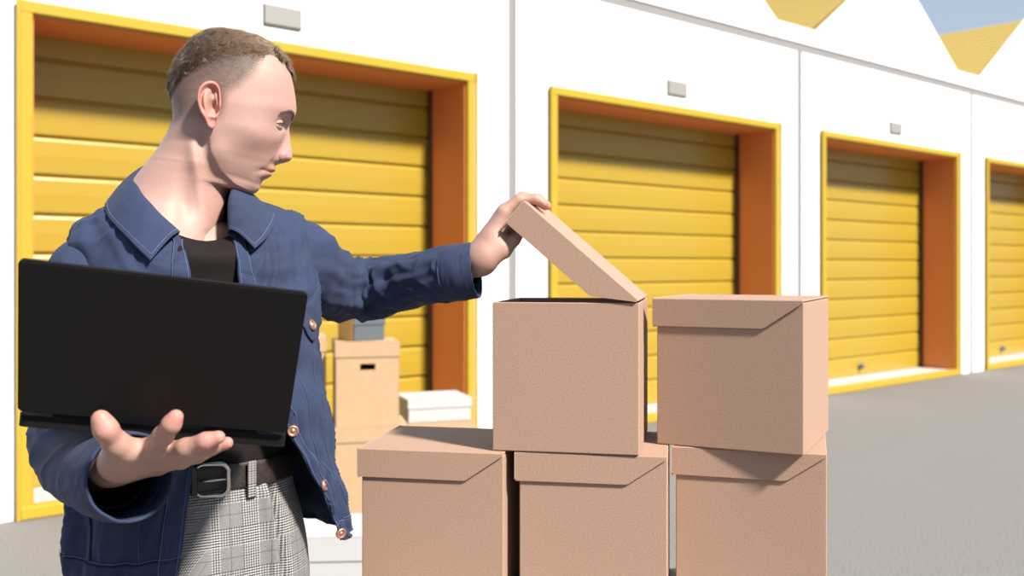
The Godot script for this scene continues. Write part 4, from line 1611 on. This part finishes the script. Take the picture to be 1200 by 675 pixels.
	# belt loops of the trousers
	for a in [[0.062, 0.116, 0.30], [-0.075, 0.115, -0.36]]:
		st = tool()
		var tb := Transform3D(Basis(Vector3.UP, atan2(E2.x, E2.z) + a[2]) , TF(a[0], 1.146, a[1] + 0.004))
		bx(st, Vector3.ZERO, Vector3(0.014, 0.054, 0.003), 0.001, tb)
		var lm := done(st)
		var lp := worn(part("belt_loop", lm, M.check_tri if M.has("check_tri") else M.check, root))
		lp.material_override = loop_material()


func loop_material() -> StandardMaterial3D:
	if not M.has("loop"):
		var m: StandardMaterial3D = M.check.duplicate()
		m.uv1_triplanar = true
		m.uv1_scale = Vector3.ONE / 0.06
		M.loop = m
	return M.loop


func build_jacket(root: Node3D) -> void:
	var left := [
		[Vector3(0.037, 1.500, 0.112), Vector3(0.062, 1.525, 0.085), Vector3(0.078, 1.548, 0.05), Vector3(0.085, 1.565, 0.015), Vector3(0.06, 1.59, -0.05), Vector3(0, 1.60, -0.075)],
		[Vector3(0.037, 1.470, 0.130), Vector3(0.085, 1.487, 0.115), Vector3(0.12, 1.527, 0.065), Vector3(0.135, 1.552, 0.0), Vector3(0.10, 1.55, -0.085), Vector3(0, 1.555, -0.115)],
		[Vector3(0.038, 1.430, 0.141), Vector3(0.10, 1.428, 0.130), Vector3(0.152, 1.465, 0.075), Vector3(0.174, 1.530, -0.01), Vector3(0.14, 1.47, -0.115), Vector3(0, 1.47, -0.14)],
		[Vector3(0.047, 1.36, 0.148), Vector3(0.11, 1.36, 0.136), Vector3(0.170, 1.37, 0.07), Vector3(0.185, 1.39, 0), Vector3(0.14, 1.38, -0.12), Vector3(0, 1.38, -0.145)],
		[Vector3(0.095, 1.24, 0.155), Vector3(0.14, 1.25, 0.128), Vector3(0.185, 1.25, 0.07), Vector3(0.19, 1.25, 0), Vector3(0.14, 1.25, -0.12), Vector3(0, 1.25, -0.145)],
		[Vector3(0.155, 1.13, 0.142), Vector3(0.182, 1.13, 0.116), Vector3(0.205, 1.13, 0.075), Vector3(0.205, 1.13, 0), Vector3(0.145, 1.13, -0.12), Vector3(0, 1.13, -0.14)],
		[Vector3(0.200, 1.037, 0.120), Vector3(0.213, 1.035, 0.102), Vector3(0.226, 1.036, 0.07), Vector3(0.215, 1.035, 0), Vector3(0.15, 1.03, -0.118), Vector3(0, 1.02, -0.142)],
	]
	var right := [
		[Vector3(-0.06, 1.59, -0.05), Vector3(-0.085, 1.560, 0.015), Vector3(-0.078, 1.543, 0.05), Vector3(-0.062, 1.520, 0.085), Vector3(-0.036, 1.496, 0.112)],
		[Vector3(-0.10, 1.545, -0.085), Vector3(-0.135, 1.537, 0.0), Vector3(-0.12, 1.512, 0.065), Vector3(-0.085, 1.480, 0.115), Vector3(-0.032, 1.468, 0.130)],
		[Vector3(-0.14, 1.465, -0.115), Vector3(-0.172, 1.505, -0.01), Vector3(-0.152, 1.445, 0.075), Vector3(-0.10, 1.42, 0.130), Vector3(-0.028, 1.43, 0.142)],
		[Vector3(-0.14, 1.37, -0.12), Vector3(-0.182, 1.375, 0), Vector3(-0.168, 1.36, 0.07), Vector3(-0.11, 1.36, 0.136), Vector3(-0.020, 1.37, 0.148)],
		[Vector3(-0.14, 1.25, -0.12), Vector3(-0.178, 1.25, 0), Vector3(-0.168, 1.25, 0.075), Vector3(-0.11, 1.25, 0.136), Vector3(-0.020, 1.25, 0.150)],
		[Vector3(-0.14, 1.13, -0.12), Vector3(-0.173, 1.13, 0), Vector3(-0.168, 1.13, 0.075), Vector3(-0.115, 1.13, 0.134), Vector3(-0.035, 1.13, 0.146)],
		[Vector3(-0.14, 1.015, -0.115), Vector3(-0.170, 1.012, 0), Vector3(-0.166, 1.01, 0.075), Vector3(-0.118, 1.01, 0.130), Vector3(-0.050, 1.015, 0.138)],
	]
	var ctrl := []
	for i in 7:
		ctrl.append(left[i] + right[i])
	var rows := 130
	var cols := 240
	var g := loft(ctrl, rows, cols, false)
	var n := normals(g, rows, cols, false)
	# drape
	for i in rows:
		var v := float(i) / (rows - 1)
		for j in cols:
			var u := float(j) / (cols - 1)
			var k := i * cols + j
			# long soft folds that fall from the shoulder and swing towards the hem
			var f := n_fold.get_noise_2d(u * 560 + v * 150, v * 75)
			var f2 := n_fold.get_noise_2d(u * 300 - v * 260 + 90, v * 260)
			var f3 := n_fold.get_noise_2d(u * 1500 + v * 300, v * 420 + 50)
			var amp := 0.4 + 0.6 * smoothstep(0.1, 0.45, v)
			amp *= smoothstep(0.0, 0.05, minf(u, 1.0 - u)) * 0.7 + 0.3
			g[k] += n[k] * amp * (0.009 * (1.0 - 2.0 * pow(absf(f), 0.7)) + 0.008 * f2 + 0.0016 * f3 + 0.002)
	n = normals(g, rows, cols, false)
	var jacket := worn(part("jacket", shell(g, rows, cols, false, 0.0022, wear(g)), M.denim, root, "open blue denim jacket"))
	# front plackets, hem band
	var V := func(x, y): return Vector2(x, y)
	part("front_placket", patch(g, n, rows, cols, [V.call(0.0, 0.005), V.call(0.043, 0.005), V.call(0.035, 1.0), V.call(0.0, 1.0)], 0.0022, 0.0024, 14, 120), M.denim, jacket)
	part("front_placket", patch(g, n, rows, cols, [V.call(0.957, 0.005), V.call(1.0, 0.005), V.call(1.0, 1.0), V.call(0.957, 1.0)], 0.0022, 0.0024, 14, 120), M.denim, jacket)
	part("hem_band", patch(g, n, rows, cols, [V.call(0.0, 0.935), V.call(1.0, 0.935), V.call(1.0, 1.003), V.call(0.0, 1.003)], 0.0028, 0.003, 300, 12), M.denim, jacket)
	# seams: yoke across the chest, panel seams, side seam
	for q in [[V.call(0.045, 0.415), V.call(0.24, 0.43)], [V.call(0.045, 0.422), V.call(0.24, 0.437)], [V.call(0.955, 0.415), V.call(0.76, 0.43)], [V.call(0.10, 0.43), V.call(0.07, 0.93)], [V.call(0.16, 0.43), V.call(0.14, 0.93)], [V.call(0.90, 0.43), V.call(0.925, 0.93)], [V.call(0.84, 0.43), V.call(0.86, 0.93)], [V.call(0.30, 0.05), V.call(0.27, 0.33)], [V.call(0.70, 0.03), V.call(0.715, 0.33)]]:
		part("seam", seam(g, n, rows, cols, q[0], q[1]), M.thread, jacket)
	for q in [[V.call(0.957, 0.01), V.call(0.957, 0.99)], [V.call(0.990, 0.01), V.call(0.990, 0.99)], [V.call(0.043, 0.01), V.call(0.036, 0.99)], [V.call(0.008, 0.01), V.call(0.008, 0.99)], [V.call(0.0, 0.930), V.call(1.0, 0.930)], [V.call(0.0, 0.99), V.call(1.0, 0.99)]]:
		part("stitching", seam(g, n, rows, cols, q[0], q[1], 0.0026, 0.00045), M.stitch, jacket)
	# chest pocket flaps
	part("pocket_flap", patch(g, n, rows, cols, [V.call(0.095, 0.425), V.call(0.21, 0.435), V.call(0.205, 0.50), V.call(0.150, 0.535)], 0.0042, 0.003, 26, 14), M.denim, jacket)
	part("pocket_flap", patch(g, n, rows, cols, [V.call(0.79, 0.435), V.call(0.905, 0.425), V.call(0.85, 0.535), V.call(0.795, 0.50)], 0.0042, 0.003, 26, 14), M.denim, jacket)
	# slanted side pocket welt
	part("pocket_welt", patch(g, n, rows, cols, [V.call(0.80, 0.76), V.call(0.815, 0.76), V.call(0.835, 0.93), V.call(0.82, 0.93)], 0.003, 0.0025, 6, 30), M.denim, jacket)
	for q in [[0.02, 0.55], [0.02, 0.70], [0.019, 0.835], [0.018, 0.965], [0.155, 0.495]]:
		var p := sample(g, rows, cols, q[0], q[1])
		var m := sample(n, rows, cols, q[0], q[1]).normalized()
		button(jacket, p + m * (0.0035 if q[0] < 0.1 else 0.006), m)
	for b in jacket.get_children():
		if b.name.begins_with("button"):
			b.position = Vector3.ZERO

	# sleeves
	var ls := sleeve([[TF(0.135, 1.468, -0.005), 0.058], [P(350, 305, 1.63), 0.064], [P(368, 322, 1.68), 0.062], [P(396, 336, 1.74), 0.056], [P(430, 339, 1.775), 0.052], [P(466, 332, 1.75), 0.049], [P(500, 325.5, 1.715), 0.047], [P(530, 320, 1.69), 0.046], [P(552, 317.5, 1.68), 0.0455]], 190, 110, func(t): return 0.0045 + 0.0075 * exp(-pow((t - 0.5) / 0.24, 2)), 0.0)
	var s1 := worn(part("sleeve", shell(ls, 190, 110, true, 0.002, wear(ls)), M.denim, root, "denim sleeve of his outstretched arm"))
	var cuff := sleeve([[P(526, 320.5, 1.692), 0.0482], [P(540, 319, 1.684), 0.0490], [P(558, 316.5, 1.680), 0.0478]], 40, 110, func(_t): return 0.0008, 8.0)
	part("cuff", shell(cuff, 40, 110, true, 0.0032, edge_wear(cuff, 40, 110)), M.denim, s1)
	var rs := sleeve([[TF(-0.135, 1.445, -0.005), 0.056], [P(104, 330, 1.445), 0.062], [P(95, 380, 1.43), 0.062], [P(91, 440, 1.405), 0.060], [P(91, 490, 1.375), 0.061], [P(100, 528, 1.30), 0.061], [P(120, 551, 1.21), 0.053], [P(138, 557, 1.15), 0.049]], 170, 110, func(t): return 0.004 + 0.004 * exp(-pow((t - 0.68) / 0.14, 2)), 20.0)
	var s2 := worn(part("sleeve", shell(rs, 170, 110, true, 0.002, wear(rs)), M.denim, root, "denim sleeve of the arm under the laptop"))
	cuff = sleeve([[P(122, 551, 1.205), 0.0540], [P(138, 557, 1.155), 0.0535], [P(154, 559, 1.115), 0.0500]], 40, 110, func(_t): return 0.0012, 9.0)
	part("cuff", shell(cuff, 40, 110, true, 0.0035, edge_wear(cuff, 40, 110)), M.denim, s2)

	# collar: seam, fold, fall
	var c0 := []
	var seam_l := [Vector3(0.040, 1.499, 0.113), Vector3(0.066, 1.527, 0.083), Vector3(0.084, 1.555, 0.03), Vector3(0.062, 1.588, -0.048), Vector3(0, 1.600, -0.076), Vector3(-0.062, 1.588, -0.048), Vector3(-0.084, 1.552, 0.03), Vector3(-0.066, 1.523, 0.083), Vector3(-0.040, 1.497, 0.113)]
	var stand := [Vector3(0.030, 1.507, 0.110), Vector3(0.038, 1.547, 0.080), Vector3(0.056, 1.580, 0.028), Vector3(0.061, 1.606, -0.047), Vector3(0, 1.623, -0.077), Vector3(-0.061, 1.606, -0.047), Vector3(-0.081, 1.570, 0.026), Vector3(-0.066, 1.536, 0.078), Vector3(-0.040, 1.505, 0.110)]
	var fold := [Vector3(0.030, 1.514, 0.117), Vector3(0.040, 1.558, 0.087), Vector3(0.059, 1.592, 0.028), Vector3(0.064, 1.616, -0.050), Vector3(0, 1.634, -0.083), Vector3(-0.064, 1.616, -0.050), Vector3(-0.085, 1.582, 0.026), Vector3(-0.070, 1.546, 0.082), Vector3(-0.040, 1.510, 0.116)]
	var fall := [Vector3(0.042, 1.508, 0.127), Vector3(0.060, 1.541, 0.102), Vector3(0.084, 1.575, 0.030), Vector3(0.082, 1.596, -0.068), Vector3(0, 1.612, -0.104), Vector3(-0.086, 1.594, -0.062), Vector3(-0.106, 1.562, 0.030), Vector3(-0.086, 1.530, 0.098), Vector3(-0.056, 1.500, 0.127)]
	var tip := [Vector3(0.062, 1.486, 0.136), Vector3(0.090, 1.508, 0.112), Vector3(0.124, 1.545, 0.030), Vector3(0.094, 1.570, -0.086), Vector3(0, 1.582, -0.122), Vector3(-0.104, 1.566, -0.062), Vector3(-0.126, 1.536, 0.034), Vector3(-0.108, 1.498, 0.110), Vector3(-0.084, 1.468, 0.137)]
	var col := loft([seam_l, stand, fold, fall, tip], 36, 160, false)
	var cn := normals(col, 36, 160, false)
	for i in col.size():
		col[i] += cn[i] * 0.0012 * n_fold.get_noise_3d(col[i].x * 500, col[i].y * 500, col[i].z * 500)
	var cc := wear(col)
	for i in 36:
		for j in 160:
			if i > 33 or (i > 14 and (j < 2 or j > 157)):
				cc[i * 160 + j] = Color(2.4, 2.25, 1.9)
	var collar := worn(part("collar", shell(col, 36, 160, false, 0.003, cc), M.denim, root, "turned-down denim collar"))
	cn = normals(col, 36, 160, false)
	part("stitching", seam(col, cn, 36, 160, Vector2(0.018, 0.945), Vector2(0.982, 0.945), 0.0003, 0.00045), M.stitch, collar)
	part("stitching", seam(col, cn, 36, 160, Vector2(0.018, 0.50), Vector2(0.018, 0.945), 0.0003, 0.00045), M.stitch, collar)
	part("stitching", seam(col, cn, 36, 160, Vector2(0.982, 0.50), Vector2(0.982, 0.945), 0.0003, 0.00045), M.stitch, collar)


func edge_wear(pts: PackedVector3Array, rows: int, cols: int) -> PackedColorArray:
	var c := wear(pts)
	for i in rows:
		if i > rows - 3 or i < 1:
			for j in cols:
				c[i * cols + j] = Color(2.2, 2.1, 1.75)
	return c
